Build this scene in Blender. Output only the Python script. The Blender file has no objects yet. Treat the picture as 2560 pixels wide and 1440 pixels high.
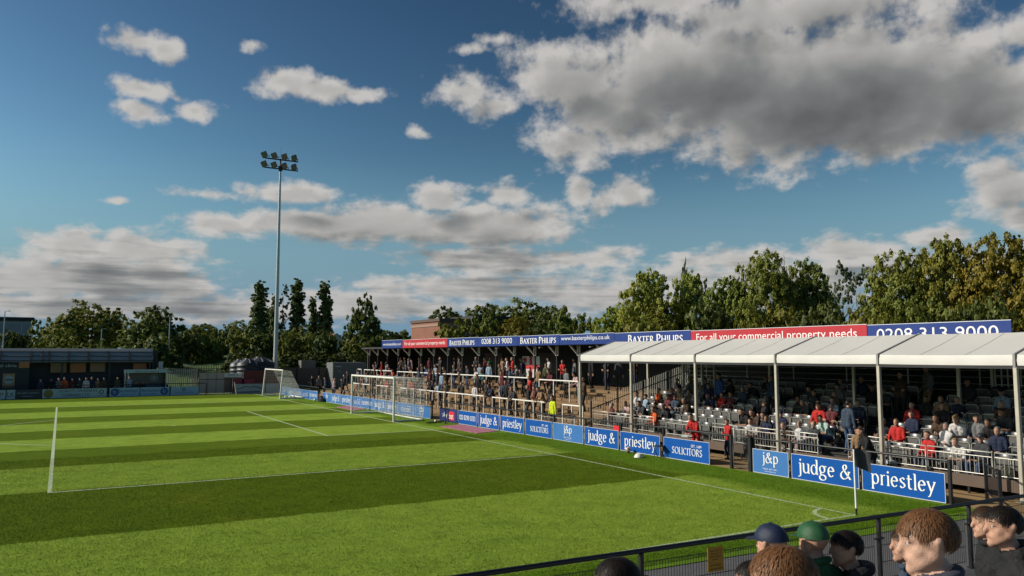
import bpy, bmesh, math, random
import numpy as np
from mathutils import Vector, Matrix, noise as mnoise

R = math.radians
SC = bpy.context.scene
COL = SC.collection

# ---------------------------------------------------------------- camera
cam_d = bpy.data.cameras.new("camera")
cam_d.lens = 27.39
cam_d.sensor_width = 36.0
cam_d.clip_start = 0.1
cam_d.clip_end = 5000.0
cam = bpy.data.objects.new("camera", cam_d)
COL.objects.link(cam)
cam.location = (-16.33, -12.105, 3.739)
cam.rotation_euler = (R(90 + 4.916), 0, R(-29.96))
SC.camera = cam

# ---------------------------------------------------------------- view, sampling
SC.view_settings.view_transform = 'Standard'
SC.view_settings.look = 'None'
SC.view_settings.exposure = 0.0
SC.view_settings.gamma = 1.0
SC.cycles.max_bounces = 5
SC.cycles.diffuse_bounces = 2
SC.cycles.glossy_bounces = 2
SC.cycles.transmission_bounces = 2
SC.cycles.transparent_max_bounces = 6
SC.cycles.caustics_reflective = False
SC.cycles.caustics_refractive = False

# ---------------------------------------------------------------- sun
SUN_EL, SUN_AZ = R(29), R(-60)          # azimuth from +Y towards +X
sd = Vector((math.sin(SUN_AZ) * math.cos(SUN_EL), math.cos(SUN_AZ) * math.cos(SUN_EL), math.sin(SUN_EL)))
sun_d = bpy.data.lights.new("sun", 'SUN')
sun_d.energy = 4.6
sun_d.angle = R(0.53)
sun_d.color = (1.0, 0.92, 0.79)
sun = bpy.data.objects.new("sun", sun_d)
COL.objects.link(sun)
sun.location = (-60, 30, 60)
sun.rotation_euler = (-sd).to_track_quat('-Z', 'Y').to_euler()

# ---------------------------------------------------------------- sky: Nishita plus cumulus by direction (azimuth, elevation)
CLOUDS = [(52.0,17.5,14.5,5.3,1.5),(43.9,19.6,10.8,4.4,1.3),(60.5,16.1,7.0,3.6,1.2),(34.5,19.7,5.9,3.0,0.95),(38.3,17.7,7.8,3.5,1.0),(50.9,23.2,13.1,2.1,0.95),(40.8,24.6,7.8,1.2,0.8),(58.1,14.4,8.9,1.7,0.9),(62.2,15.1,4.5,2.5,0.9),(64.1,19.5,2.2,1.6,0.6),(35.0,15.3,3.6,2.0,0.75),(28.6,18.1,2.4,1.2,0.7),(26.3,19.1,2.5,1.6,0.75),(22.8,16.0,0.7,0.5,0.45),(3.7,20.2,2.0,1.1,0.8),(5.1,19.9,1.7,1.0,0.8),(4.2,17.4,2.1,0.8,0.7),(3.8,16.0,1.8,0.7,0.75),(7.1,16.5,1.6,0.8,0.75),(6.1,17.2,0.9,0.4,0.5),(13.5,19.0,3.0,1.1,0.85),(16.0,18.7,3.6,1.0,0.85),(18.3,18.5,2.7,0.7,0.75),(2.9,9.9,0.9,0.3,0.5),(14.1,11.3,4.0,1.0,0.85),(8.6,10.9,2.7,0.4,0.35),(11.5,11.5,1.5,0.6,0.5),(29.3,22.6,1.4,0.4,0.3),(27.4,21.9,1.2,0.4,0.4),(11.2,21.2,0.9,0.3,0.35),(9.5,9.0,3.9,1.0,0.85),(15.4,9.3,7.0,1.4,1.0),(20.5,9.5,8.0,1.7,1.1),(24.3,11.4,2.7,1.5,0.95),(29.7,11.7,2.1,1.2,0.9),(27.6,9.3,8.2,1.9,1.0),(32.3,9.6,3.8,2.0,0.55),(35.0,11.8,1.4,1.3,0.8),(38.7,11.7,2.4,1.3,0.95),(37.1,11.3,2.0,1.0,0.7),(49.3,13.3,2.1,0.4,0.45),(0.7,7.2,3.4,1.3,0.95),(4.3,6.9,4.2,1.5,1.0),(-1.6,4.9,5.4,1.8,1.05),(3.1,5.2,6.5,2.2,1.15),(6.6,4.6,3.3,1.6,1.0),(0.5,3.1,9.8,1.2,1.0),(7.6,3.3,5.2,1.3,0.9),(12.0,3.1,10.1,1.2,0.75),(28.5,6.8,7.5,1.4,0.9),(35.0,7.0,5.1,0.9,0.75),(38.2,7.2,2.0,0.7,0.6),(27.0,4.8,11.2,1.4,0.8),(20.3,3.7,10.9,1.5,0.8),(36.4,4.3,11.1,2.0,0.7),(46.4,6.6,6.0,1.1,0.85),(53.6,7.1,4.6,1.1,0.9),(58.7,7.8,2.6,0.7,0.8),(47.7,5.0,12.9,1.9,0.8),(57.7,5.9,9.3,1.5,0.7),(63.0,10.3,2.7,2.2,0.85),(63.6,8.5,2.6,1.1,0.8),(74,14,9,4,.9),(-16,7,9,2.5,.9),(85,24,9,4,.8),(-20,18,5,2,.7)]

class NT:
    """small helper for building node trees"""
    def __init__(s, tree):
        s.t = tree
        s.t.nodes.clear()
    def n(s, kind, **kw):
        nd = s.t.nodes.new(kind)
        for k, v in kw.items():
            setattr(nd, k, v)
        return nd
    def put(s, sock, v):
        if hasattr(v, 'is_output'):
            s.t.links.new(v, sock)
        elif v is not None:
            sock.default_value = v
    def math(s, op, a, b=None, c=None, clamp=False):
        nd = s.n('ShaderNodeMath', operation=op, use_clamp=clamp)
        for i, v in enumerate((a, b, c)):
            s.put(nd.inputs[i], v)
        return nd.outputs[0]
    def vec(s, op, a, b=None, c=None, out=0):
        nd = s.n('ShaderNodeVectorMath', operation=op)
        for i, v in enumerate((a, b, c)):
            if v is not None:
                s.put(nd.inputs[i], v)
        return nd.outputs[out]
    def noise(s, vec, scale, detail=2.0, rough=0.5, w=None, dist=0.0):
        nd = s.n('ShaderNodeTexNoise')
        s.put(nd.inputs['Vector'], vec)
        nd.inputs['Scale'].default_value = scale
        nd.inputs['Detail'].default_value = detail
        nd.inputs['Roughness'].default_value = rough
        nd.inputs['Distortion'].default_value = dist
        return nd.outputs[0]
    def ramp(s, fac, stops, interp='LINEAR'):
        nd = s.n('ShaderNodeValToRGB')
        cr = nd.color_ramp
        cr.interpolation = interp
        while len(cr.elements) < len(stops):
            cr.elements.new(0.5)
        for e, (p, c) in zip(cr.elements, stops):
            e.position = p
            e.color = c if len(c) == 4 else (*c, 1)
        s.put(nd.inputs[0], fac)
        return nd.outputs[0]
    def smooth(s, v, lo, hi):
        nd = s.n('ShaderNodeMapRange', interpolation_type='SMOOTHSTEP')
        s.put(nd.inputs[0], v)
        nd.inputs[1].default_value = lo
        nd.inputs[2].default_value = hi
        return nd.outputs[0]
    def mix(s, fac, a, b, blend='MIX'):
        nd = s.n('ShaderNodeMix', data_type='RGBA', blend_type=blend)
        s.put(nd.inputs[0], fac)
        s.put(nd.inputs[6], a if hasattr(a, 'is_output') or len(a) == 4 else (*a, 1))
        s.put(nd.inputs[7], b if hasattr(b, 'is_output') or len(b) == 4 else (*b, 1))
        return nd.outputs[2]

world = bpy.data.worlds.new("World")
SC.world = world
world.use_nodes = True
w = NT(world.node_tree)
sky = w.n('ShaderNodeTexSky', sky_type='NISHITA')
sky.sun_disc = False
sky.sun_elevation = SUN_EL
sky.sun_rotation = SUN_AZ
sky.altitude = 0
sky.air_density = 1.0
sky.dust_density = 0.6
sky.ozone_density = 1.6
tc = w.n('ShaderNodeTexCoord')
sep = w.n('ShaderNodeSeparateXYZ')
w.put(sep.inputs[0], tc.outputs['Generated'])
az = w.math('MULTIPLY', w.math('ARCTAN2', sep.outputs[0], sep.outputs[1]), 57.2958)
el = w.math('MULTIPLY', w.math('ARCSINE', sep.outputs[2]), 57.2958)
cmb = w.n('ShaderNodeCombineXYZ')
w.put(cmb.inputs[0], az); w.put(cmb.inputs[1], el)
P = cmb.outputs[0]
elc = w.math('MAXIMUM', el, -4.0)
lg = w.math('MULTIPLY', w.math('LOGARITHM', w.math('ADD', elc, 9.0), 2.71828), 11.0)
cmb2 = w.n('ShaderNodeCombineXYZ')
w.put(cmb2.inputs[0], w.math('MULTIPLY', az, 0.36)); w.put(cmb2.inputs[1], lg)
T = cmb2.outputs[0]

def cloud_field(p, blobs):
    f = None
    for (a, e, ra, re, amp) in blobs:
        d = w.vec('LENGTH', w.vec('MULTIPLY_ADD', p, (1 / ra, 1 / re, 0), (-a / ra, -e / re, 0)), out=1)
        v = w.math('MULTIPLY_ADD', d, -amp, amp)
        f = v if f is None else w.math('MAXIMUM', f, v)
    return f

warp = w.n('ShaderNodeTexNoise'); warp.inputs['Scale'].default_value = 0.7; warp.inputs['Detail'].default_value = 3
w.put(warp.inputs['Vector'], T)
wv = w.vec('MULTIPLY_ADD', warp.outputs[1], (2.6, 1.1, 0), (-1.3, -0.55, 0))
PW = w.vec('ADD', P, wv)
F1 = cloud_field(PW, CLOUDS)
F2 = cloud_field(w.vec('ADD', PW, (-1.3, 1.6, 0)), [c for c in CLOUDS if c[3] > 0.95])
n1 = w.noise(T, 1.15, 10.0, 0.59)
n2 = w.noise(w.vec('ADD', T, (-0.22, 0.3, 0)), 0.7, 2.5, 0.5)
n4 = w.noise(w.vec('ADD', T, (-0.20, 0.32, 0)), 1.15, 3.5, 0.5)
n5 = w.noise(T, 1.15, 3.5, 0.5)
D1 = w.math('ADD', w.math('MULTIPLY_ADD', n1, 2.3, -1.12), w.math('MULTIPLY', w.math('MAXIMUM', F1, -1.0), 1.15))
D2 = w.math('ADD', w.math('MULTIPLY_ADD', n2, 1.25, -0.62), w.math('MULTIPLY', w.math('MAXIMUM', F2, -1.0), 1.1))
alpha = w.smooth(D1, -0.10, 0.60)
relief = w.math('MULTIPLY', w.math('SUBTRACT', n4, n5), w.math('MULTIPLY_ADD', w.smooth(F1, .35, .8), -1.1, 1.35))      # billows: darker where the cloud thickens towards the sun
shade = w.smooth(D2, -0.25, 1.75)
thick = w.smooth(w.math('ADD', w.math('MULTIPLY_ADD', n5, 1.8, -0.9), w.math('MULTIPLY', F1, 1.15)), 0.15, 1.1)
# layered bases: flat streaks in the banks low over the horizon
st3 = w.noise(w.vec('MULTIPLY', T, (0.45, 2.3, 1)), 1.0, 5.0, 0.55)
low = w.smooth(el, 10.0, 6.0)
shade = w.math('ADD', shade, w.math('MULTIPLY', low, w.math('MULTIPLY_ADD', st3, 1.9, -1.0)), clamp=True)
shade = w.math('ADD', w.math('MULTIPLY', shade, 0.80), w.math('MULTIPLY_ADD', thick, 0.20, relief), clamp=True)
ccol = w.ramp(shade, [(0.0, (6.2, 6.0, 5.75)), (0.3, (4.5, 4.38, 4.2)), (0.62, (2.55, 2.58, 2.56)), (1.0, (1.35, 1.38, 1.4))])
# deeper, more contrasty blue overhead than the bare model gives (polarised autumn sky)
sk1 = w.mix(1.0, sky.outputs[0], (0.82, 0.98, 1.0, 1), 'MULTIPLY')
gm = w.n('ShaderNodeGamma'); w.put(gm.inputs[0], sk1); gm.inputs[1].default_value = 2.0
skyc = w.mix(1.0, gm.outputs[0], (0.335, 0.23, 0.162, 1), 'MULTIPLY')
skyc = w.mix(w.smooth(el, 15.0, 2.0), skyc, (1.95, 3.3, 4.5, 1))
hazef = w.math('MULTIPLY', w.smooth(el, 8.0, 0.0), 0.30)
ccol = w.mix(hazef, ccol, (3.5, 3.75, 4.0, 1))
final = w.mix(w.math('MULTIPLY', alpha, 0.97), skyc, ccol)
bg = w.n('ShaderNodeBackground')
bg.inputs[1].default_value = 0.09
w.put(bg.inputs[0], final)
wo = w.n('ShaderNodeOutputWorld')
w.put(wo.inputs[0], bg.outputs[0])
# ---------------------------------------------------------------- tags and mesh helpers
def tag(o, label=None, cat=None, group=None, kind=None):
    if label: o['label'] = label
    if cat: o['category'] = cat
    if group: o['group'] = group
    if kind: o['kind'] = kind
    return o

def empty(name, loc=(0, 0, 0), rz=0.0):
    o = bpy.data.objects.new(name, None)
    o.empty_display_size = 0.3
    COL.objects.link(o)
    o.location = loc
    o.rotation_euler = (0, 0, rz)
    return o

def kids(o):
    return [c for c in o.children]

def copy_tree(o, parent=None):
    c = o.copy()
    COL.objects.link(c)
    c.parent = parent
    for ch in kids(o):
        copy_tree(ch, c)
    return c

class MB:
    """collects boxes, tubes and quads, then links them as ONE mesh object"""
    def __init__(s):
        s.v = []; s.f = []; s.m = []; s.sm = []
    def add(s, vs, fs, m=0, smooth=False):
        b = len(s.v)
        s.v += [tuple(v) for v in vs]
        for f in fs:
            s.f.append([b + i for i in f]); s.m.append(m); s.sm.append(smooth)
        return s
    def box(s, x0, y0, z0, x1, y1, z1, m=0):
        vs = [(x, y, z) for x in (x0, x1) for y in (y0, y1) for z in (z0, z1)]
        return s.add(vs, [(0, 1, 3, 2), (4, 6, 7, 5), (0, 4, 5, 1), (2, 3, 7, 6), (0, 2, 6, 4), (1, 5, 7, 3)], m)
    def bbox(s, x0, y0, z0, x1, y1, z1, b=0.02, m=0):
        """box with chamfered vertical and top edges"""
        b = min(b, (x1 - x0) * .45, (y1 - y0) * .45, (z1 - z0) * .45)
        def ring(i, z):
            return [(x0 + i + b, y0 + i, z), (x1 - i - b, y0 + i, z), (x1 - i, y0 + i + b, z), (x1 - i, y1 - i - b, z),
                    (x1 - i - b, y1 - i, z), (x0 + i + b, y1 - i, z), (x0 + i, y1 - i - b, z), (x0 + i, y0 + i + b, z)]
        vs = ring(0, z0) + ring(0, z1 - b) + ring(b, z1)
        fs = [tuple(range(7, -1, -1)), tuple(range(16, 24))]
        for k in (0, 8):
            fs += [(k + i, k + (i + 1) % 8, k + 8 + (i + 1) % 8, k + 8 + i) for i in range(8)]
        return s.add(vs, fs, m)
    def quad(s, a, b, c, d, m=0):
        return s.add([a, b, c, d], [(0, 1, 2, 3)], m)
    def tube(s, pts, r, n=8, m=0, cap=True, smooth=True):
        pts = [Vector(p) for p in pts]
        rs = r if isinstance(r, (list, tuple)) else [r] * len(pts)
        vs = []; up = None
        for i, p in enumerate(pts):
            d = (pts[min(i + 1, len(pts) - 1)] - pts[max(i - 1, 0)]).normalized()
            if up is None:
                up = Vector((0, 0, 1)) if abs(d.z) < 0.9 else Vector((0, 1, 0))
            a = d.cross(up)
            if a.length < 1e-4:
                a = d.cross(Vector((1, 0, 0)))
            a.normalize(); b = d.cross(a).normalized(); up = -b if b.dot(up) < 0 else b
            for k in range(n):
                t = 2 * math.pi * (k + .5) / n
                vs.append(p + (a * math.cos(t) + b * math.sin(t)) * rs[i])
        fs = []
        for i in range(len(pts) - 1):
            for k in range(n):
                k2 = (k + 1) % n
                fs.append((i * n + k, i * n + k2, (i + 1) * n + k2, (i + 1) * n + k))
        s.add(vs, fs, m, smooth and n > 5)
        if cap:
            s.add(vs[:n], [tuple(range(n))], m); s.add(vs[-n:], [tuple(range(n - 1, -1, -1))], m)
        return s
    def bar(s, p0, p1, wd, ht, m=0):
        """rectangular bar between two points"""
        p0 = Vector(p0); p1 = Vector(p1); d = (p1 - p0).normalized()
        up = Vector((0, 0, 1)) if abs(d.z) < 0.95 else Vector((1, 0, 0))
        a = d.cross(up).normalized() * wd / 2; b = a.cross(d).normalized() * ht / 2
        vs = [p + q for p in (p0, p1) for q in (a + b, a - b, -a - b, -a + b)]
        return s.add(vs, [(0, 1, 2, 3), (7, 6, 5, 4)] + [(i, i + 4, (i + 1) % 4 + 4, (i + 1) % 4) for i in range(4)], m)
    def lathe(s, prof, c=(0, 0, 0), n=20, m=0, smooth=True):
        vs = []
        for (r, z) in prof:
            for k in range(n):
                t = 2 * math.pi * k / n
                vs.append((c[0] + r * math.cos(t), c[1] + r * math.sin(t), c[2] + z))
        fs = [(i * n + k, i * n + (k + 1) % n, (i + 1) * n + (k + 1) % n, (i + 1) * n + k) for i in range(len(prof) - 1) for k in range(n)]
        return s.add(vs, fs, m, smooth)
    def disc(s, c, ax, ay, r, n=28, m=0, r0=0.0):
        c = Vector(c); ax = Vector(ax); ay = Vector(ay)
        o = [c + (ax * math.cos(2 * math.pi * k / n) + ay * math.sin(2 * math.pi * k / n)) * r for k in range(n)]
        if r0 <= 0:
            return s.add(o, [tuple(range(n))], m)
        i_ = [c + (ax * math.cos(2 * math.pi * k / n) + ay * math.sin(2 * math.pi * k / n)) * r0 for k in range(n)]
        return s.add(o + i_, [(k, (k + 1) % n, n + (k + 1) % n, n + k) for k in range(n)], m)
    def mesh(s, name, mats):
        me = bpy.data.meshes.new(name)
        me.from_pydata(s.v, [], s.f)
        for mt in (mats if isinstance(mats, (list, tuple)) else [mats]):
            me.materials.append(mt)
        me.polygons.foreach_set('material_index', s.m)
        me.polygons.foreach_set('use_smooth', s.sm)
        me.update()
        return me
    def build(s, name, mats, parent=None, loc=None, rz=0.0):
        o = bpy.data.objects.new(name, s.mesh(name, mats))
        COL.objects.link(o)
        if parent is not None: o.parent = parent
        if loc is not None: o.location = loc
        if rz: o.rotation_euler = (0, 0, rz)
        return o

# ---------------------------------------------------------------- materials
MATS = {}
def mat(name, col, rough=0.6, metal=0.0, var=0.12, scale=3.0, bump=0.0, bscale=40.0, spec=0.5, sheen=0.0):
    """principled material whose colour wanders a little over the surface (dirt, wear)"""
    m = bpy.data.materials.new(name)
    m.use_nodes = True
    t = NT(m.node_tree)
    geo = t.n('ShaderNodeNewGeometry')
    n = t.noise(geo.outputs['Position'], scale, 5.0, 0.6)
    lo = tuple(c * (1 - var) for c in col); hi = tuple(min(1, c * (1 + var)) for c in col)
    c = t.mix(n, lo, hi)
    p = t.n('ShaderNodeBsdfPrincipled')
    t.put(p.inputs['Base Color'], c)
    t.put(p.inputs['Roughness'], t.math('MULTIPLY_ADD', n, 0.2, max(0.05, rough - 0.1)))
    p.inputs['Metallic'].default_value = metal
    p.inputs['Specular IOR Level'].default_value = spec
    if bump:
        b = t.n('ShaderNodeBump')
        b.inputs['Strength'].default_value = bump
        b.inputs['Distance'].default_value = 0.02
        t.put(b.inputs['Height'], t.noise(geo.outputs['Position'], bscale, 4.0, 0.6))
        t.put(p.inputs['Normal'], b.outputs[0])
    o = t.n('ShaderNodeOutputMaterial')
    t.put(o.inputs[0], p.outputs[0])
    MATS[name] = m
    return m

M_WHITE = mat('white_paint', (.74, .72, .66), .45, var=.10)
M_OFFW = mat('white_frame', (.62, .60, .53), .5, var=.15)
M_LET = mat('white_lettering', (.80, .80, .78), .5, var=.04)
M_BLUE = mat('board_blue', (.003, .078, .34), .55, var=.16, scale=1.3, spec=.15)
M_NAVYB = mat('sign_blue', (.014, .040, .20), .5, var=.22, scale=.7, spec=.25)
M_RED = mat('sign_red', (.42, .028, .040), .5, var=.16, scale=.7, spec=.25)
M_SKYN = mat('board_navy', (.02, .03, .16), .4)
M_BRED = mat('badge_red', (.62, .02, .03), .45)
M_BLACK = mat('black_steel', (.012, .013, .016), .42, var=.3)
M_GALV = mat('galvanised_steel', (.46, .45, .41), .42, metal=.55, var=.18, scale=6)
M_ALU = mat('tent_aluminium', (.50, .46, .38), .4, metal=.35, var=.15)
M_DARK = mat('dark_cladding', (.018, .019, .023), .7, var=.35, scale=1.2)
M_NAVY = mat('navy_cladding', (.014, .019, .032), .6, var=.3, scale=1.0)
M_BROWN = mat('plinth_brown', (.11, .075, .055), .75, var=.25, scale=2)
M_OCHRE = mat('terrace_ochre', (.20, .122, .058), .9, var=.5, scale=1.6, bump=.4, bscale=18)
M_PATH = mat('path_sand', (.30, .195, .085), .95, var=.3, scale=1.2, bump=.4, bscale=30)
M_ASPH = mat('grey_tarmac', (.10, .10, .105), .9, var=.25, scale=2.0, bump=.5, bscale=90)
M_CONC = mat('concrete_step', (.24, .23, .21), .9, var=.25, scale=1.5, bump=.3, bscale=40)
M_SEAT = mat('seat_grey_plastic', (.050, .052, .056), .3, var=.15, scale=4)
M_SEATL = mat('seat_pale_plastic', (.105, .105, .10), .38, var=.12, scale=4)
M_BRICK = None

def brick_mat(name, c1, c2, mortar, scale, bw=.5, rh=.25):
    m = bpy.data.materials.new(name); m.use_nodes = True
    t = NT(m.node_tree)
    geo = t.n('ShaderNodeNewGeometry')
    sp = t.n('ShaderNodeSeparateXYZ'); t.put(sp.inputs[0], geo.outputs['Position'])
    cb = t.n('ShaderNodeCombineXYZ')
    t.put(cb.inputs[0], t.math('ADD', sp.outputs[0], sp.outputs[1])); t.put(cb.inputs[1], sp.outputs[2])
    b = t.n('ShaderNodeTexBrick')
    t.put(b.inputs['Vector'], cb.outputs[0])
    b.inputs['Color1'].default_value = (*c1, 1); b.inputs['Color2'].default_value = (*c2, 1); b.inputs['Mortar'].default_value = (*mortar, 1)
    b.inputs['Scale'].default_value = scale; b.inputs['Brick Width'].default_value = bw; b.inputs['Row Height'].default_value = rh
    b.inputs['Mortar Size'].default_value = .02
    n = t.noise(geo.outputs['Position'], .6, 5)
    c = t.mix(t.math('MULTIPLY', n, .5), b.outputs[0], tuple(x * .5 for x in c1))
    p = t.n('ShaderNodeBsdfPrincipled'); t.put(p.inputs['Base Color'], c); p.inputs['Roughness'].default_value = .9
    o = t.n('ShaderNodeOutputMaterial'); t.put(o.inputs[0], p.outputs[0])
    return m

# ---------------------------------------------------------------- ground, pitch, paths (the setting)
def xb(y):
    """line of the advertising boards: a touch askew to the goal line"""
    return 3.2 - 0.021 * y

def grass_material():
    m = bpy.data.materials.new('pitch_grass'); m.use_nodes = True
    t = NT(m.node_tree)
    geo = t.n('ShaderNodeNewGeometry')
    pos = geo.outputs['Position']
    sp = t.n('ShaderNodeSeparateXYZ'); t.put(sp.inputs[0], pos)
    wob = t.noise(pos, 1.4, 4.0, .6)
    fine = t.noise(pos, 26.0, 3.0, .65)
    y = t.math('ADD', sp.outputs[1], t.math('MULTIPLY_ADD', wob, .45, t.math('MULTIPLY_ADD', fine, .45, -.45)))
    edges = [0, 6.44, 12.88, 18.38, 23.88, 28.46, 33.04, 37.62, 42.2, 47.7, 53.2, 59.64, 66.08]
    stops = []
    for i, e in enumerate(edges[:-1]):
        v = 1.0 if i % 2 == 0 else 0.0
        stops.append((e / 70.0, (v, v, v)))
    stops.append((66.08 / 70, (.6, .6, .6)))
    st = t.ramp(t.math('DIVIDE', y, 70.0), stops, 'CONSTANT')
    # mown stripes stop just beyond the goal line, where the mower turns
    xm = t.math('ADD', sp.outputs[0], t.math('MULTIPLY_ADD', t.noise(pos, .35, 3), 2.4, -1.6))
    inside = t.smooth(xm, .9, .2)
    neary = t.smooth(sp.outputs[1], -.5, .1)
    inside = t.math('MULTIPLY', inside, neary)
    f = t.mix(inside, (.62, .62, .62), st)
    dark = t.mix(wob, (.054, .096, .0030), (.074, .120, .0045))
    light = t.mix(wob, (.185, .290, .035), (.245, .340, .046))
    margin = t.mix(wob, (.066, .150, .008), (.092, .180, .012))
    c = t.mix(f, dark, light)
    c = t.mix(inside, margin, c)
    # worn, dry and lush patches, then blades
    patch = t.noise(pos, .33, 5.0, .65)
    c = t.mix(t.math('MULTIPLY', t.smooth(patch, .5, .75), .22), c, (.20, .19, .025))
    c = t.mix(t.math('MULTIPLY', t.smooth(patch, .5, .25), .25), c, (.030, .075, .003))
    blade = t.noise(t.vec('MULTIPLY', pos, (1, 1, 1)), 55.0, 4.0, .7)
    c = t.mix(t.math('MULTIPLY', t.smooth(blade, .52, .78), .5), c, (.30, .32, .045))
    c = t.mix(t.math('MULTIPLY', t.smooth(blade, .5, .26), .62), c, (.014, .032, .001))
    mid = t.noise(pos, 7.0, 4.0, .65)
    c = t.mix(t.math('MULTIPLY', t.smooth(mid, .5, .28), .32), c, (.020, .045, .001))
    mot = t.noise(pos, 1.25, 5.0, .68)
    c = t.mix(1.0, c, t.ramp(mot, [(.30, (.74, .78, .74)), (.5, (1, 1, 1)), (.72, (1.22, 1.16, 1.2))]), 'MULTIPLY')
    p = t.n('ShaderNodeBsdfPrincipled')
    t.put(p.inputs['Base Color'], c)
    p.inputs['Roughness'].default_value = .9
    p.inputs['Specular IOR Level'].default_value = .02
    p.inputs['Sheen Weight'].default_value = .34
    p.inputs['Sheen Roughness'].default_value = .45
    t.put(p.inputs['Sheen Tint'], t.mix(.5, c, (.45, .60, .08)))
    b = t.n('ShaderNodeBump'); b.inputs['Strength'].default_value = .7; b.inputs['Distance'].default_value = .03
    t.put(b.inputs['Height'], t.math('ADD', blade, t.math('MULTIPLY', mid, .6)))
    t.put(p.inputs['Normal'], b.outputs[0])
    o = t.n('ShaderNodeOutputMaterial'); t.put(o.inputs[0], p.outputs[0])
    return m
M_GRASS = grass_material()
M_FIELD = mat('rough_grass', (.055, .085, .018), .95, var=.4, scale=.5, bump=.5, bscale=5)
M_LINE = mat('pitch_line_white', (.42, .50, .30), .9, var=.45, scale=14)

def sheet(name, pts, z, m):
    mb = MB(); mb.add([(x, y, z) for x, y in pts], [tuple(range(len(pts)))])
    return tag(mb.build(name, m), kind='structure')

sheet('ground', [(-1500, -600), (1500, -600), (1500, 2500), (-1500, 2500)], -.06, M_FIELD)
sheet('pitch', [(-112, -1.05), (-10, -1.08), (3.2, -1.55), (xb(66.2) - .03, 66.2), (-112, 66.2)], 0.0, M_GRASS)
sheet('path', [(xb(-5) - .02, -8), (40, -8), (40, 70), (xb(66.2) - .05, 70)], -.006, M_PATH)
sheet('walkway', [(-112, -6), (3.3, -6), (3.3, -1.5), (-10, -1.0), (-112, -1.0)], -.012, M_ASPH)
mb = MB()
LW = .11
def gl(x0, y0, x1, y1):
    mb.quad((x0, y0, .004), (x1, y0, .004), (x1, y1, .004), (x0, y1, .004))
W_ = 66.08
gl(-LW, 0, 0, W_)                                                     # goal line
gl(-105, -0.01, -LW, LW - .01); gl(-105, W_ - LW, -LW, W_)            # touchlines
gl(-16.5, 12.88, -LW, 12.88 + LW); gl(-16.5, 53.2 - LW, -LW, 53.2)    # penalty area
gl(-16.5, 12.88 + LW, -16.5 + LW, 53.2 - LW)
gl(-5.5, 23.88, -LW, 23.88 + LW); gl(-5.5, 42.2 - LW, -LW, 42.2)
gl(-5.5, 23.88 + LW, -5.5 + LW, 42.2 - LW)
def arc(cx, cy, r, a0, a1, n=14):
    for i in range(n):
        a = R(a0 + (a1 - a0) * i / n); b = R(a0 + (a1 - a0) * (i + 1) / n)
        mb.quad(*[(cx + q * math.cos(t), cy + q * math.sin(t), .007) for q, t in ((r - LW, a), (r, a), (r, b), (r - LW, b))])
arc(0, 0, 1.0, 95, 176); arc(0, W_, 1.0, 184, 265)
arc(-11, 33.04, 9.15, 127, 233, 30)
arc(-11, 33.04, .12, 0, 360, 10)
tag(mb.build('pitch_markings', M_LINE), kind='structure')

# blades standing up from the nearer part of the pitch: far too many to count
def blades(n, x0, x1, y0, y1, seed):
    r = np.random.default_rng(seed)
    t_ = r.uniform(0, 1, n) ** 1.5
    p = np.stack([r.uniform(x0, x1, n), y0 + (y1 - y0) * t_, np.zeros(n)], 1)
    a = r.uniform(0, 2 * np.pi, n); ln = r.uniform(.018, .040, n); tilt = r.uniform(.5, 1.25, n)
    d = np.stack([np.cos(a) * np.sin(tilt), np.sin(a) * np.sin(tilt), np.cos(tilt)], 1) * ln[:, None]
    sdx = np.stack([-np.sin(a), np.cos(a), np.zeros(n)], 1) * r.uniform(.0028, .006, n)[:, None]
    V = np.stack([p - sdx, p + sdx, p + d], 1).reshape(-1, 3)
    me = bpy.data.meshes.new('grass_blades')
    me.vertices.add(3 * n); me.vertices.foreach_set('co', V.ravel())
    me.loops.add(3 * n); me.loops.foreach_set('vertex_index', np.arange(3 * n, dtype=np.int32))
    me.polygons.add(n); me.polygons.foreach_set('loop_start', np.arange(0, 3 * n, 3, dtype=np.int32)); me.polygons.foreach_set('loop_total', np.full(n, 3, dtype=np.int32))
    me.materials.append(M_GRASS); me.update(calc_edges=True)
    o = bpy.data.objects.new('grass_blades', me); COL.objects.link(o)
    return tag(o, 'short mown grass blades on the near part of the pitch', 'grass', kind='stuff')
blades(620000, -19.5, 2.9, -1.0, 21, 3)
# ---------------------------------------------------------------- lettering
_TC = {}
def font_shape(s):
    """built-in font as a flat triangulated shape; returns verts (x, y) and faces"""
    if s not in _TC:
        cu = bpy.data.curves.new('lettering', 'FONT')
        cu.body = s; cu.size = 1.0; cu.resolution_u = 3
        o = bpy.data.objects.new('lettering', cu)
        me = bpy.data.meshes.new_from_object(o)
        v = [(p.co.x, p.co.y) for p in me.vertices]
        f = [tuple(p.vertices) for p in me.polygons]
        bpy.data.objects.remove(o); bpy.data.meshes.remove(me); bpy.data.curves.remove(cu)
        _TC[s] = (v, f)
    return _TC[s]

def ell(cx, cy, rx, ry, a0, a1, n=14):
    return [(cx + rx * math.cos(R(a0 + (a1 - a0) * i / n)), cy + ry * math.sin(R(a0 + (a1 - a0) * i / n))) for i in range(n + 1)]
def crom(p, n=6):
    out = []
    for i in range(len(p) - 1):
        a = p[max(i - 1, 0)]; b = p[i]; c = p[i + 1]; d = p[min(i + 2, len(p) - 1)]
        for k in range(n):
            t = k / n
            out.append(tuple(.5 * (2 * b[j] + (c[j] - a[j]) * t + (2 * a[j] - 5 * b[j] + 4 * c[j] - d[j]) * t * t + (3 * b[j] - a[j] - 3 * c[j] + d[j]) * t ** 3) for j in (0, 1)))
    return out + [p[-1]]
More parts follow.
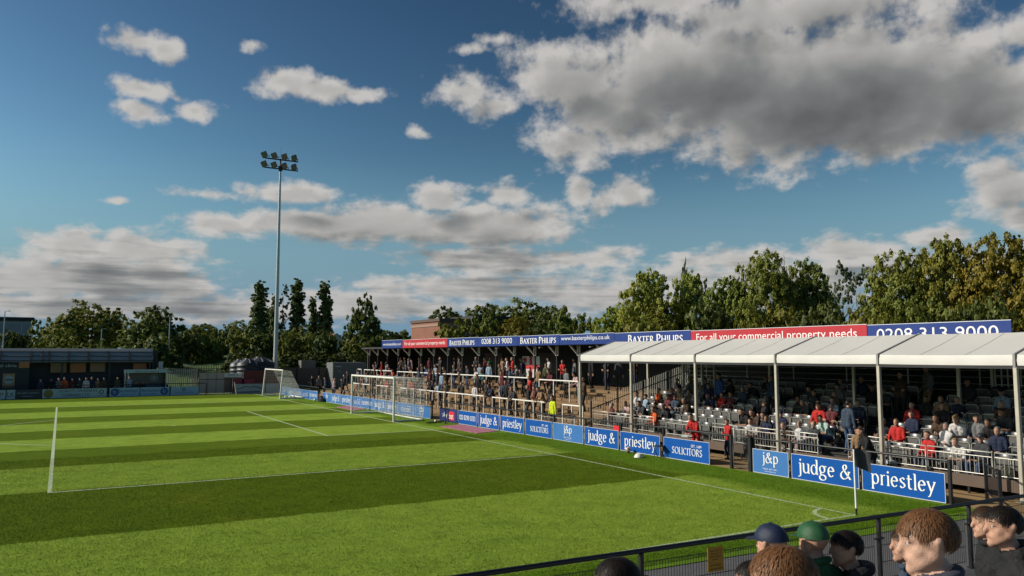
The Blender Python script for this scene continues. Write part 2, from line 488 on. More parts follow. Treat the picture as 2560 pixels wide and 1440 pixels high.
# broad-nib letters (thick and thin strokes, small serifs): glyph -> (advance, strokes); x-height is 1
PEN = {
 'j': (.5, [[(.3, 1), (.3, -.2)] + ell(.08, -.2, .22, .28, 0, -110, 6), [(.29, 1.33), (.31, 1.37)], [(.1, .98), (.32, 1.0)]]),
 'u': (1.0, [[(.17, 1)] + ell(.46, .34, .29, .35, 180, 330, 8) , [(.8, 1), (.8, .0), (.95, .0)], [(.02, .98), (.2, 1)], [(.62, .98), (.8, 1)]]),
 'd': (1.0, [ell(.44, .48, .33, .5, 60, 360 + 50, 22), [(.8, 1.55), (.8, 0), (.95, .0)], [(.62, 1.52), (.8, 1.55)]]),
 'g': (.98, [ell(.42, .64, .30, .36, 0, 360, 20), ell(.45, -.22, .38, .28, 0, 360, 20), [(.66, .9), (.78, 1.0), (.95, .96)], [(.28, .34), (.2, .16), (.3, .04), (.6, .05)]]),
 'e': (.92, [[(.14, .55), (.78, .58)], ell(.46, .5, .33, .5, 8, 320, 20)]),
 'p': (1.02, [[(.2, 1), (.2, -.52)], ell(.52, .5, .34, .5, 150, -150, 20), [(.03, .97), (.2, 1)], [(.05, -.52), (.36, -.52)]]),
 'r': (.66, [[(.2, 1), (.2, 0)], ell(.52, .58, .32, .42, 170, 75, 8), [(.03, .97), (.2, 1)], [(.05, 0), (.36, 0)]]),
 'i': (.44, [[(.22, 1), (.22, 0)], [(.2, 1.33), (.23, 1.37)], [(.05, .97), (.22, 1)], [(.07, 0), (.38, 0)]]),
 's': (.76, [crom([(.62, .86), (.4, 1.0), (.16, .82), (.28, .58), (.52, .44), (.62, .22), (.38, 0.0), (.1, .14)])]),
 't': (.68, [[(.28, 1.35), (.28, .25)] + ell(.48, .22, .2, .23, 180, 310, 6), [(.05, .98), (.62, .98)]]),
 'l': (.44, [[(.22, 1.55), (.22, 0)], [(.04, 1.52), (.22, 1.55)], [(.07, 0), (.38, 0)]]),
 'y': (.95, [[(.12, 1), (.47, .05)], [(.86, 1), (.47, .05), (.3, -.4), (.1, -.5)], [(.0, .99), (.28, .99)], [(.7, .99), (.96, .99)]]),
 '&': (1.35, [crom([(1.2, .02), (.62, .72), (.4, 1.12), (.48, 1.38), (.68, 1.42), (.8, 1.22), (.66, .96), (.28, .68), (.12, .36), (.26, .05), (.58, -.02), (.9, .22), (1.06, .72)]), [(.9, .74), (1.22, .74)], [(1.05, .02), (1.3, .02)]]),
 'S': (.95, [crom([(.78, 1.18), (.5, 1.4), (.18, 1.15), (.34, .82), (.62, .6), (.76, .3), (.46, 0.0), (.12, .2)])]),
 'O': (1.4, [ell(.7, .7, .58, .7, 0, 360, 24)]),
 'L': (.9, [[(.2, 1.4), (.2, 0), (.82, .02), (.84, .2)], [(.06, 1.4), (.36, 1.4)], [(.06, 0), (.3, 0)]]),
 'I': (.48, [[(.24, 1.4), (.24, 0)], [(.08, 1.4), (.4, 1.4)], [(.08, 0), (.4, 0)]]),
 'C': (1.2, [ell(.68, .7, .56, .7, 42, 318, 20)]),
 'T': (1.05, [[(.52, 1.4), (.52, 0)], [(.06, 1.25), (.08, 1.4), (.96, 1.4), (.98, 1.25)], [(.36, 0), (.7, 0)]]),
 'R': (1.1, [[(.2, 1.4), (.2, 0)], [(.06, 1.4), (.4, 1.4)] + ell(.42, 1.06, .34, .34, 85, -90, 10) + [(.2, .7)], [(.45, .7), (1.0, .0)], [(.06, 0), (.36, 0)]]),
 'B': (1.05, [[(.2, 1.4), (.2, 0)], [(.06, 1.4), (.4, 1.4)] + ell(.42, 1.08, .32, .32, 85, -90, 10) + [(.2, .76)], [(.2, .76)] + ell(.46, .38, .38, .38, 85, -90, 10) + [(.06, 0)]]),
 'A': (1.25, [[(.14, 0), (.6, 1.4)], [(.6, 1.4), (1.1, 0)], [(.3, .5), (.92, .5)], [(.0, 0), (.3, 0)], [(.94, 0), (1.25, 0)]]),
 'X': (1.15, [[(.16, 1.4), (.98, 0)], [(.96, 1.4), (.16, 0)], [(.02, 1.4), (.34, 1.4)], [(.8, 1.4), (1.1, 1.4)], [(.02, 0), (.32, 0)], [(.82, 0), (1.14, 0)]]),
 'E': (.95, [[(.2, 1.4), (.2, 0)], [(.06, 1.4), (.8, 1.4), (.82, 1.2)], [(.2, .74), (.66, .74)], [(.06, 0), (.84, 0), (.87, .22)]]),
 'P': (.98, [[(.2, 1.4), (.2, 0)], [(.06, 1.4), (.42, 1.4)] + ell(.44, 1.03, .36, .37, 85, -90, 10) + [(.2, .66)], [(.06, 0), (.38, 0)]]),
 'H': (1.3, [[(.2, 1.4), (.2, 0)], [(1.08, 1.4), (1.08, 0)], [(.2, .72), (1.08, .72)], [(.06, 1.4), (.36, 1.4)], [(.92, 1.4), (1.22, 1.4)], [(.06, 0), (.36, 0)], [(.92, 0), (1.22, 0)]]),
 ' ': (.5, []),
}
def pen_shape(s, small=None, wmax=.19, wmin=.07, nib=20):
    """string in the broad-nib letters; small = scale of the letters after each word's first (small capitals)"""
    v = []; f = []; x = 0.0; first = True; lay = 0
    a = R(nib)
    for ch in s:
        adv, strokes = PEN[ch]
        k = 1.0 if (small is None or first) else small
        first = ch == ' '
        for st in strokes:
            lay += 1
            b = len(v)
            n = len(st)
            for i, (px, py) in enumerate(st):
                qx, qy = st[min(i + 1, n - 1)]; ox, oy = st[max(i - 1, 0)]
                dx, dy = qx - ox, qy - oy; L = math.hypot(dx, dy) or 1
                dx /= L; dy /= L
                h = .5 * math.sqrt((wmax * (dx * math.sin(a) - dy * math.cos(a))) ** 2 + wmin ** 2)
                if n == 2 and L < .08: h = .10
                e = 0.0
                if n == 2 and L < .08: e = .08 if i else -.08
                v.append((x + k * (px - dy * h + dx * e), k * (py + dx * h + dy * e), lay % 9)); v.append((x + k * (px + dy * h + dx * e), k * (py - dx * h + dy * e), lay % 9))
            for i in range(n - 1):
                f.append((b + 2 * i, b + 2 * i + 1, b + 2 * i + 3, b + 2 * i + 2))
        x += adv * k * 1.02 + .04
    return v, f

def letters(name, s, c, ax, ay, w, h, m, parent=None, pen=False, small=None, fit=True, off=.005, bold=None):
    """lettering as one mesh: centred at c, width w along ax, height h along ay, a few mm proud of its board"""
    v, f = pen_shape(s, small, *(bold or (.19, .07))) if pen else font_shape(s)
    xs = [p[0] for p in v]; ys = [p[1] for p in v]
    x0, x1, y0, y1 = min(xs), max(xs), min(ys), max(ys)
    c = Vector(c); ax = Vector(ax); ay = Vector(ay); an = ax.cross(ay)
    sx = w / (x1 - x0); sy = h / (y1 - y0) if h else sx
    mb = MB()
    mb.add([c + ax * ((p[0] - (x0 + x1) / 2) * sx) + ay * ((p[1] - (y0 + y1) / 2) * sy) + an * (off + (p[2] * .0006 if len(p) > 2 else 0)) for p in v], f)
    return mb.build(name, m, parent)

def scribble(mb, c, ax, ay, w, h, rnd, m=0, off=.005, mean=None):
    """a line of writing too small to read in the photograph: word-long runs of letter-sized marks"""
    c = Vector(c); ax = Vector(ax); ay = Vector(ay); an = ax.cross(ay) * off
    x = -w / 2
    cw = mean or h * .62
    left = rnd.randint(3, 8)
    while x + cw < w / 2:
        if left == 0:
            x += cw * .9; left = rnd.randint(3, 8); continue
        hh = h * rnd.choice((.7, .7, 1, .85)); ww = cw * rnd.uniform(.45, .8)
        p = c + ax * x - ay * (h / 2) + an
        st = cw * .22
        mb.quad(p, p + ax * st, p + ax * st + ay * hh, p + ay * hh, m)
        k = rnd.random() * .6
        mb.quad(p + ax * st + ay * (hh * k), p + ax * ww + ay * (hh * k), p + ax * ww + ay * (hh * k + st), p + ax * st + ay * (hh * k + st), m)
        if rnd.random() < .6:
            mb.quad(p + ax * (ww), p + ax * (ww + st * .8), p + ax * (ww + st * .8) + ay * (hh * .8), p + ax * ww + ay * (hh * .8), m)
        x += cw; left -= 1

MY = (0, -1, 0); PX = (1, 0, 0); PZ = (0, 0, 1)

# ---------------------------------------------------------------- advertising boards along the goal line
M_EDGE = mat('board_edge_white', (.66, .70, .74), .5, var=.08)
M_BLUE2 = mat('board_blue_faded', (.035, .155, .43), .45, var=.12, scale=1.2)
# (nearer end, farther end, text kind, where it stands)
BOARDS = [(-.18, 2.15, 'priestley', 'nearest the corner flag'), (2.26, 4.54, 'judge &', 'behind the corner flag pole'), (4.66, 6.05, 'j&p', 'just right of the pitch gate'),
 (7.96, 10.24, 'SOLICITORS', 'beside the pitch gate and folding stool'), (10.46, 12.75, 'priestley', 'behind the match ball'), (12.88, 15.10, 'judge &', 'under the small red sign'),
 (15.22, 17.46, 'j&p', 'in front of the first tent corner post'), (17.54, 19.77, 'SOLICITORS', 'in front of the steward in yellow'), (19.92, 22.12, 'priestley', 'behind the nearer end of the pink mat'),
 (22.26, 24.43, 'judge &', 'behind the farther end of the pink mat'), (24.58, 26.71, '020 8290 0333', 'beside the dark betting board'), (26.84, 29.01, 'skybet', 'beside the tall black net pole'),
 (30.26, 32.69, 'j&p', 'behind the near side net of the penalty goal'), (32.72, 35.08, 'SOLICITORS', 'seen through the net behind the near goalpost'), (35.12, 36.95, 'priestley', 'seen through the middle of the goal net'),
 (37.1, 39.45, 'judge &', 'seen through the goal by the far net pole'), (39.5, 41.8, '020 8290 0333', 'behind the far goalpost and the far pink mat'), (41.84, 43.55, 'SOLICITORS', 'left of the far goalpost'),
 (43.6, 46.3, 'priestley', 'beyond the far pink mat'), (46.34, 48.4, 'judge &', 'second from the far path opening'), (48.44, 50.63, 'j&p', 'next to the black bag and the far path opening'),
 (52.0, 54.24, '020 8290 0333', 'just beyond the far path opening'), (54.3, 56.48, 'SOLICITORS', 'second beyond the far path opening'), (56.54, 58.66, 'priestley', 'third beyond the far path opening'),
 (58.72, 60.9, 'judge &', 'behind the net of the spare goal'), (60.96, 63.1, 'j&p', 'farthest of the row by the corner')]
rnd = random.Random(5)
def slim(y): return xb(y)
for (y0, y1, txt, where) in BOARDS:
    yc = (y0 + y1) / 2; L = y1 - y0 - .02; H = .735
    if txt == '020 8290 0333' and y0 < 30: H = .72
    t = empty('advertising_board', (xb(yc), yc, 0), .021)
    base = {'skybet': 'dark navy advertising board reading sky bet'}.get(txt, 'blue advertising board reading %s' % txt)
    tag(t, '%s, %s' % (base, where), 'advertising board', 'advertising boards along the goal line')
    mm = M_SKYN if txt == 'skybet' else (M_BLUE2 if (y0 > 29 or txt in ('j&p',)) else M_BLUE)
    p = MB(); p.box(0, -L / 2, .02, .02, L / 2, H, 0); p.build('panel', mm, t)
    e = MB(); g = .012
    e.box(-.004, -L / 2, H + .001, .024, L / 2, H + g); e.box(-.004, -L / 2, .004, .024, L / 2, .018)
    e.box(-.004, -L / 2 - g, .004, .024, -L / 2 - .001, H + g); e.box(-.004, L / 2 + .001, .004, .024, L / 2 + g, H + g)
    e.build('edge_strip', M_EDGE if txt != 'skybet' else M_BLACK, t)
    if txt == 'skybet':
        b = MB(); b.box(-.005, -.02 - .72, .12, -.001, -.02 - .02, .60, 0); bd = b.build('badge', M_BRED, t)
        letters('lettering', 'bet', (-.005, -.39, .35), MY, PZ, .52, .33, M_LET, t)
        letters('lettering', 'sky', (0, .40, .35), MY, PZ, .62, .36, M_LET, t, bold=None)
    elif txt == 'j&p':
        letters('lettering', 'j&p', (0, 0, .46), MY, PZ, .62, .44, M_LET, t, pen=True)
        s = MB(); scribble(s, (0, 0, .17), MY, PZ, .60, .05, rnd, off=.004); scribble(s, (0, 0, .09), MY, PZ, .46, .03, rnd, off=.004); s.build('small_print', M_LET, t)
    elif txt == 'SOLICITORS':
        letters('lettering', txt, (0, -.05, .33), MY, PZ, 1.5 if L > 1.9 else 1.2, .25, M_LET, t, pen=True)
        letters('small_print', 'EST. 1689', (0, -.52 if L > 1.9 else -.4, .55), MY, PZ, .5, .09, M_LET, t)
    elif txt == 'priestley':
        letters('lettering', txt, (0, -.02, .36), MY, PZ, min(1.82, L * .82), .56, M_LET, t, pen=True)
    elif txt == 'judge &':
        letters('lettering', txt, (0, 0, .37), MY, PZ, min(1.80, L * .82), .58, M_LET, t, pen=True)
    else:
        letters('lettering', txt, (0, 0, .38), MY, PZ, L * .86, .25, M_LET, t)

# ---------------------------------------------------------------- perimeter rail behind the boards: one run of rail between openings
def rail_run(y0, y1, label, posts, top=1.06):
    t = empty('perimeter_rail', (xb((y0 + y1) / 2) + .10, (y0 + y1) / 2, 0), .021)
    tag(t, label, 'railing', 'black railing runs behind the boards')
    h = (y1 - y0) / 2
    m = MB(); m.tube([(0, -h, top), (0, h, top)], .032, 8); m.build('rail', M_BLACK, t)
    for y in posts:
        q = MB(); yy = y - (y0 + y1) / 2
        q.bbox(-.045, yy - .04, 0, .035, yy + .04, top + .02, .01); q.build('post', M_BLACK, t)
    return t
rail_run(-.30, 6.55, 'black steel railing run behind the three boards nearest the corner', [-.26, 2.21, 4.6, 6.1])
rail_run(7.0, 29.05, 'long black steel railing run behind the boards from gate to net pole', [7.05, 10.35, 12.82, 15.16, 17.5, 19.85, 22.2, 24.5, 26.78, 29.02])
rail_run(30.2, 50.7, 'black steel railing run behind the boards seen through the penalty goal', [30.22, 32.7, 35.1, 37.02, 39.48, 41.82, 43.58, 46.32, 48.42, 50.66])
rail_run(51.9, 63.1, 'black steel railing run beyond the far path opening', [51.95, 54.27, 56.5, 58.7, 60.93, 63.05])

# gate between the boards
t = tag(empty('pitch_gate', (xb(6.85) + .02, 6.62, 0), .021), 'black steel gate standing between two blue boards', 'gate')
m = MB(); m.bbox(-.06, -.52, 0, .06, -.40, 1.12, .012); m.build('gate_post', M_BLACK, t)
m = MB(); m.bbox(-.05, .30, 0, .05, .40, 1.10, .012); m.build('gate_post', M_BLACK, t)
m = MB(); m.tube([(.0, -.37, .08), (0, -.37, .98), (0, .27, .98), (0, .27, .08), (0, -.37, .08)], .02, 6); m.build('gate_frame', M_BLACK, t)
m = MB()
for k in range(15): m.tube([(0, -.34 + k * .042, .09), (0, -.34 + k * .042, .97)], .005, 4)
m.build('infill_bars', M_BLACK, t)

# corner railing at the near end: two posts and a low section by the last board
t = tag(empty('perimeter_rail', (3.95, -.95, 0), R(38)), 'short black railing section on sandy path beside the corner board', 'railing', 'black railing runs behind the boards')
m = MB(); m.tube([(-.9, 0, .92), (.9, 0, .92)], .028, 8); m.tube([(-.9, 0, .2), (.9, 0, .2)], .02, 8); m.build('rail', M_BLACK, t)
for x in (-.9, .9):
    m = MB(); m.bbox(x - .04, -.04, 0, x + .04, .04, 1.0, .01); m.build('post', M_BLACK, t)
m = MB()
for k in range(30): m.tube([(-.86 + k * .0593, 0, .2), (-.86 + k * .0593, 0, .9)], .004, 4)
m.build('infill_bars', M_BLACK, t)

# ---------------------------------------------------------------- goals
M_NET = mat('net_cord', (.62, .62, .58), .8, var=.1)
M_DNET = mat('net_pole_black', (.010, .010, .012), .5)
def net_panel(mb, a, b, c, d, nu, nv, r, sag=0.0, rnd=random.Random(1)):
    """cords across the patch a-b-c-d (a-b bottom edge, d-c top edge)"""
    a, b, c, d = map(Vector, (a, b, c, d))
    n = (b - a).cross(d - a).normalized()
    def P(u, v):
        return (a * (1 - u) + b * u) * (1 - v) + (d * (1 - u) + c * u) * v + n * (sag * 4 * u * (1 - u) * (1 - (2 * v - 1) ** 2))
    for i in range(nu + 1):
        mb.tube([P(i / nu, k / 8) for k in range(9)], r, 3, cap=False)
    for j in range(nv + 1):
        mb.tube([P(k / 10, j / nv) for k in range(11)], r, 3, cap=False)

def goal(y0, y1, label, lean, prof, r, cell, extra):
    t = empty('goal', (0, (y0 + y1) / 2, 0)); tag(t, label, 'football goal', 'football goals on the goal line')
    h = (y1 - y0) / 2; H = 2.44; rp = .06
    for y in (-h, h):
        m = MB(); m.tube([(-.06, y, 0), (-.06 + lean, y, H + rp)], rp, 12); m.build('goalpost', M_WHITE, t)
    m = MB(); m.tube([(-.06 + lean, -h, H), (-.06 + lean, h, H)], rp, 12); m.build('crossbar', M_WHITE, t)
    xe = prof[-1][0]
    m = MB(); m.tube([(0, -h, .05), (xe, -h, .05), (xe, h, .05), (0, h, .05)], extra, 8, cap=False); m.build('ground_frame', M_WHITE, t)
    nm = MB()
    nu = int(2 * h / cell)
    for i in range(len(prof) - 1):                                    # roof and back, from crossbar to the ground frame
        p, q = prof[i], prof[i + 1]
        L = math.hypot(q[0] - p[0], q[1] - p[1])
        net_panel(nm, (q[0], -h, q[1]), (q[0], h, q[1]), (p[0] + (lean if i == 0 else 0), h, p[1]), (p[0] + (lean if i == 0 else 0), -h, p[1]), nu, max(2, int(L / cell)), r, -.06)
    for y in (-h, h):                                                 # sides: cords from the post plane to the profile
        for k in range(int(2.4 / cell)):
            z = .05 + k * cell
            xr = None
            for i in range(len(prof) - 1):
                p, q = prof[i], prof[i + 1]
                if q[1] <= z <= p[1]:
                    xr = p[0] + (q[0] - p[0]) * (p[1] - z) / max(1e-6, p[1] - q[1])
            if xr and xr > .1: nm.tube([(.02 + lean * z / 2.44, y, z), (xr / 2, y, z - .05), (xr, y, z)], r, 3, cap=False)
        nx = int(xe / cell)
        for k in range(1, nx + 1):
            x = xe * k / nx
            zt = None
            for i in range(len(prof) - 1):
                p, q = prof[i], prof[i + 1]
                if p[0] - 1e-6 <= x <= q[0] + 1e-6 and q[0] > p[0]:
                    zt = p[1] + (q[1] - p[1]) * (x - p[0]) / (q[0] - p[0])
            nm.tube([(x, y, .05), (x, y, zt if zt else prof[-2][1])], r, 3, cap=False)
    nm.build('net', M_NET, t)
    return t
goal(29.38, 36.70, 'white full-size goal in the middle of the goal line by the penalty area', .0, [(0, 2.44), (1.9, 2.40), (1.72, .05)], .0062, .15, .045)
goal(55.7, 62.3, 'white spare goal with slanting net by the far corner', .22, [(0, 2.44), (.85, 2.36), (2.0, .05)], .0068, .15, .075)
for (x, y, where) in ((2.02, 27.0, 'tall black net pole standing beside the sky bet board'), (1.95, 38.9, 'tall black net pole seen through the penalty goal')):
    m = MB(); m.tube([(0, 0, 0), (0, 0, 2.85)], .028, 8); m.lathe([(.0, .02), (.12, .02), (.12, 0)], n=12)
    o = m.build('net_pole', M_DNET, None, (x, y, 0)); tag(o, where, 'pole', 'black net poles')

# ---------------------------------------------------------------- corner flags
t = tag(empty('corner_flag', (-.02, .02, 0)), 'white pole with dark grey flag at the near corner arc', 'corner flag', 'corner flags')
m = MB(); m.tube([(0, 0, 0), (0, 0, .18)], .022, 8); m.build('socket', M_BLACK, t)
m = MB(); m.tube([(0, 0, .16), (-.01, 0, 1.12), (-.012, 0, 1.52)], .026, 8); m.build('pole', M_WHITE, t)
fm = MB(); N = 8; vs = []
FD = Vector((.80, -.60, 0)).normalized(); FN = Vector((.6, .8, 0))
for i in range(N + 1):
    for z in (1.56, 1.42, 1.28, 1.14):
        u = i / N
        p = Vector((-.012, 0, z - .16 * u * (1 if z < 1.3 else .6))) + FD * (.36 * u) + FN * (.035 * math.sin(u * 7 + z * 3))
        vs.append(p)
fs = [(i * 4 + k, (i + 1) * 4 + k, (i + 1) * 4 + k + 1, i * 4 + k + 1) for i in range(N) for k in range(3)]
fm.add(vs, fs, 0, True)
fm.build('flag', mat('flag_grey', (.055, .055, .058), .8), t)
t = tag(empty('corner_flag', (-1.75, 65.6, 0)), 'thin white leaning pole standing at the far corner', 'corner flag', 'corner flags')
m = MB(); m.tube([(0, 0, 0), (-.22, 0, 1.15)], .035, 6); m.build('pole', M_WHITE, t)

# ---------------------------------------------------------------- small things by the goal line
def ball(x, y, label, m1, m2):
    bm = bmesh.new(); bmesh.ops.create_icosphere(bm, subdivisions=3, radius=.115)
    me = bpy.data.meshes.new('football'); bm.to_mesh(me); bm.free()
    me.materials.append(m1); me.materials.append(m2)
    ico = bmesh.new(); bmesh.ops.create_icosphere(ico, subdivisions=1, radius=1); cs = [v.co.normalized() for v in ico.verts]; ico.free()
    for p in me.polygons:
        c = p.center.normalized(); p.use_smooth = True
        p.material_index = 1 if max(c.dot(q) for q in cs) > .955 else 0
    o = bpy.data.objects.new('football', me); COL.objects.link(o); o.location = (x, y, .115); o.rotation_euler = (.4, .3, .2)
    return tag(o, label, 'ball', 'footballs by the goal line')
M_BALL = mat('ball_white', (.62, .55, .50), .4); M_BALL2 = mat('ball_panel', (.22, .10, .08), .4)
ball(2.70, 11.98, 'match ball with dark patches on grass in front of priestley board', M_BALL, M_BALL2)
ball(1.66, 51.1, 'plain white ball on grass near the far path opening', M_WHITE, M_WHITE)
for x, y in ((.6, 56.4), (.95, 56.3), (1.3, 56.35)):
    o = ball(x, y, 'white ball lying inside the spare goal', M_WHITE, M_WHITE); o['group'] = 'white balls in the spare goal'
m = MB(); m.lathe([(.0, .006), (.175, .006), (.175, .018), (.10, .13), (.035, .155), (.03, .15), (.09, .12)], n=24)
tag(m.build('marker_cone', M_WHITE, None, (2.16, 10.68, 0)), 'low white marker cone on the grass beside the ball', 'cone')
t = tag(empty('folding_stool', (2.78, 10.28, 0), .3), 'small black folding stool standing against the boards', 'stool')
m = MB(); m.bbox(-.17, -.16, .40, .17, .16, .44, .01); m.build('seat', M_BLACK, t)
for sx in (-1, 1):
    m = MB(); m.bar((-.15 * sx, -.14, 0), (.15 * sx, -.14, .40), .02, .02); m.build('leg', M_BLACK, t)
    m = MB(); m.bar((-.15 * sx, .14, 0), (.15 * sx, .14, .40), .02, .02); m.build('leg', M_BLACK, t)
m = MB(); m.bbox(-.2, -.45, 0, .2, .45, .34, .12); m.box(-.05, -.2, .34, .05, -.17, .44); m.box(-.05, .17, .34, .05, .2, .44); m.box(-.05, -.2, .44, .05, .2, .47)
tag(m.build('kit_bag', M_BLACK, None, (1.95, 50.2, 0)), 'black kit bag on the grass before the far boards', 'bag')
t = tag(empty('sprinkler', (1.75, 27.7, 0), .5), 'black folded tripod sprinkler lying near the net pole', 'sprinkler')
m = MB(); m.tube([(-.7, 0, .06), (.8, .1, .05)], .035, 8); m.tube([(-.5, .25, .03), (.5, -.2, .08)], .025, 8); m.build('tripod_tube', M_BLACK, t)
m = MB(); m.lathe([(0, 0), (.07, 0), (.08, .10), (.04, .2), (0, .21)], n=12); m.build('head', M_GALV, t)

def mat_sheet(pts, label):
    m = bpy.data.materials.new('printed_mat'); m.use_nodes = True
    t = NT(m.node_tree); geo = t.n('ShaderNodeNewGeometry')
    v = t.n('ShaderNodeTexWave'); v.wave_type = 'BANDS'; v.bands_direction = 'DIAGONAL'
    v.inputs['Scale'].default_value = 1.1; v.inputs['Distortion'].default_value = 6; v.inputs['Detail'].default_value = 3
    t.put(v.inputs['Vector'], geo.outputs['Position'])
    c = t.ramp(v.outputs[1], [(0, (.30, .045, .10)), (.45, (.45, .13, .20)), (.62, (.62, .5, .52)), (1, (.40, .02, .07))])
    p = t.n('ShaderNodeBsdfPrincipled'); t.put(p.inputs['Base Color'], c); p.inputs['Roughness'].default_value = .7
    o = t.n('ShaderNodeOutputMaterial'); t.put(o.inputs[0], p.outputs[0])
    mb = MB(); mb.add([(x, y, .02) for x, y in pts] + [(x, y, .003) for x, y in pts], [(0, 1, 2, 3), (0, 4, 5, 1), (1, 5, 6, 2), (2, 6, 7, 3), (3, 7, 4, 0)])
    o = mb.build('printed_mat', m); tag(o, label, 'mat', 'pink printed mats beside the goal')
mat_sheet([(1.02, 25.6), (1.02, 21.4), (2.45, 21.8), (2.45, 26.0)], 'pink and white printed mat flat on grass nearer the gate')
mat_sheet([(.95, 43.3), (.95, 39.2), (2.15, 40.4), (2.1, 44.2)], 'pink and white printed mat flat on grass beyond the penalty goal')
# ---------------------------------------------------------------- covered terrace stand behind the goal
XR = 9.0                                                              # front edge of the roof
t = tag(empty('covered_stand', (XR, 30, 0)), 'long dark covered terrace stand with white roof brackets behind the goal', 'stand')
def loc(mb, name, m, par=None):
    o = mb.build(name, m, par or t)
    o.matrix_parent_inverse = Matrix.Translation((-XR, -30, 0)) if par is None else Matrix.Identity(4)
    return o
m = MB()
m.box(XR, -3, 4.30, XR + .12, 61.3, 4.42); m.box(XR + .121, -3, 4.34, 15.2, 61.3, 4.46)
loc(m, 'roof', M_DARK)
m = MB(); m.box(XR + .125, -3, 3.62, XR + .16, 18.3, 4.30)  # board added to close the gap behind the tent, keeping sun off top seats
loc(m, 'sun_block_board', M_DARK)
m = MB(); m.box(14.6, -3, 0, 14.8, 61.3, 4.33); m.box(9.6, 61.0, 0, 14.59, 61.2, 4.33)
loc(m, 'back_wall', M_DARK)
m = MB(); n = 11
for k in range(n):
    m.box(5.45 + k * .42, 19.0, -.05, 5.45 + (k + 1) * .42 - .001 + (5 if k == n - 1 else 0), 60.9, .16 + k * .165)
loc(m, 'terrace_steps', M_OCHRE)
COLS = [61.11, 58.51, 55.99, 53.34, 50.78, 48.21, 45.65, 43.0, 40.48, 37.82, 35.26, 32.71, 30.15, 27.59, 25.29, 22.7, 20.2]
for y in COLS:
    y = min(y, 60.8)
    c = MB(); c.box(9.66, y - .05, 1.0, 9.76, y + .05, 3.70); loc(c, 'column', M_BLACK)
    c = MB()
    c.bar((9.70, y - .10, 3.70), (9.70, y - .10, 4.30), .07, .07); c.bar((9.70, y + .10, 3.70), (9.70, y + .10, 4.30), .07, .07)
    c.bar((9.68, y, 3.73), (XR + .06, y, 4.32), .08, .08)
    loc(c, 'roof_bracket', M_OFFW)
# small flood lamps clipped under the roof edge
M_LAMPG = mat('lamp_body_grey', (.35, .35, .34), .4)
for y in (52.0, 41.6, 34.2, 28.7, 23.4):
    q = tag(empty('roof_lamp', (9.25, y, 4.24)), 'small grey lamp hanging under the dark stand roof edge', 'lamp', 'small lamps under the stand roof')
    c = MB(); c.tube([(0, 0, .06), (0, 0, -.02)], .015, 6); c.build('hanger', M_LAMPG, q)
    c = MB(); c.bar((-.16, -.05, -.05), (.16, .05, -.05), .09, .05); c.build('lamp_head', M_LAMPG, q)

# ---------------------------------------------------------------- sponsor signs standing on the roof edge
SIGNS = [(50.45, 55.41, 'b', 'www.baxterphilips.co.uk', 55.1, 50.77, 'farthest, small blue roof sign with web address'),
 (41.5, 50.40, 'r', 'For all your commercial property needs', 49.96, 41.89, 'farther red roof sign reading For all your commercial property needs'),
 (36.47, 41.46, 'b', 'BAXTER PHILIPS', 41.05, 36.99, 'blue Baxter Philips roof sign next to the farther red sign'),
 (30.94, 36.44, 'b', '0208 313 9000', 35.9, 31.68, 'farther blue roof sign with telephone number'),
 (26.14, 30.90, 'b', 'BAXTER PHILIPS', 30.61, 26.49, 'blue Baxter Philips roof sign between telephone number and web address'),
 (20.88, 26.11, 'b', 'www.baxterphilips.co.uk', 25.94, 21.26, 'blue roof sign with web address above the tent corner'),
 (15.11, 20.85, 'b', 'BAXTER PHILIPS', 19.71, 15.62, 'blue Baxter Philips roof sign half hidden behind the white tent'),
 (5.95, 15.08, 'r', 'For all your commercial property needs', 14.72, 6.36, 'nearer, longer red roof sign above the white tent'),
 (.98, 5.92, 'b', '0208 313 9000', 5.56, 1.36, 'nearest blue roof sign with telephone number above the white tent')]
for (y0, y1, colr, txt, ta, tb, label) in SIGNS:
    yc = (y0 + y1) / 2
    q = tag(empty('roof_sign', (XR - .06, yc, 0)), label, 'sign', 'sponsor signs along the stand roof')
    zt = 4.79 + .0047 * yc; zb = 4.335 if y0 > 20 else 4.22
    h = (y1 - y0) / 2
    c = MB(); c.box(-.03, -h, zb, .02, h, zt); c.build('panel', M_RED if colr == 'r' else M_NAVYB, q)
    c = MB(); c.box(-.036, -h, zt + .001, .026, h, zt + .02); c.build('edge_strip', M_EDGE, q)
    tc_ = (ta + tb) / 2 - yc; tw = abs(ta - tb)
    near = y0 < 20
    if txt.startswith('BAXTER'):
        letters('lettering', txt, (-.03, tc_, zb + .31 if not near else zt - .33), MY, PZ, tw, .40 if not near else .44, M_LET, q, pen=True, small=.82, bold=(.24, .09))
    elif txt[0] == '0':
        letters('lettering', txt, (-.03, tc_, zb + .34 if not near else zt - .34), MY, PZ, tw, .36 if not near else .40, M_LET, q)
    elif txt[0] == 'F':
        letters('lettering', txt, (-.03, tc_, zb + .32 if not near else zt - .34), MY, PZ, tw, .36 if not near else .42, M_LET, q)
    else:
        letters('lettering', txt, (-.03, tc_, zb + .33), MY, PZ, tw, .30, M_LET, q)

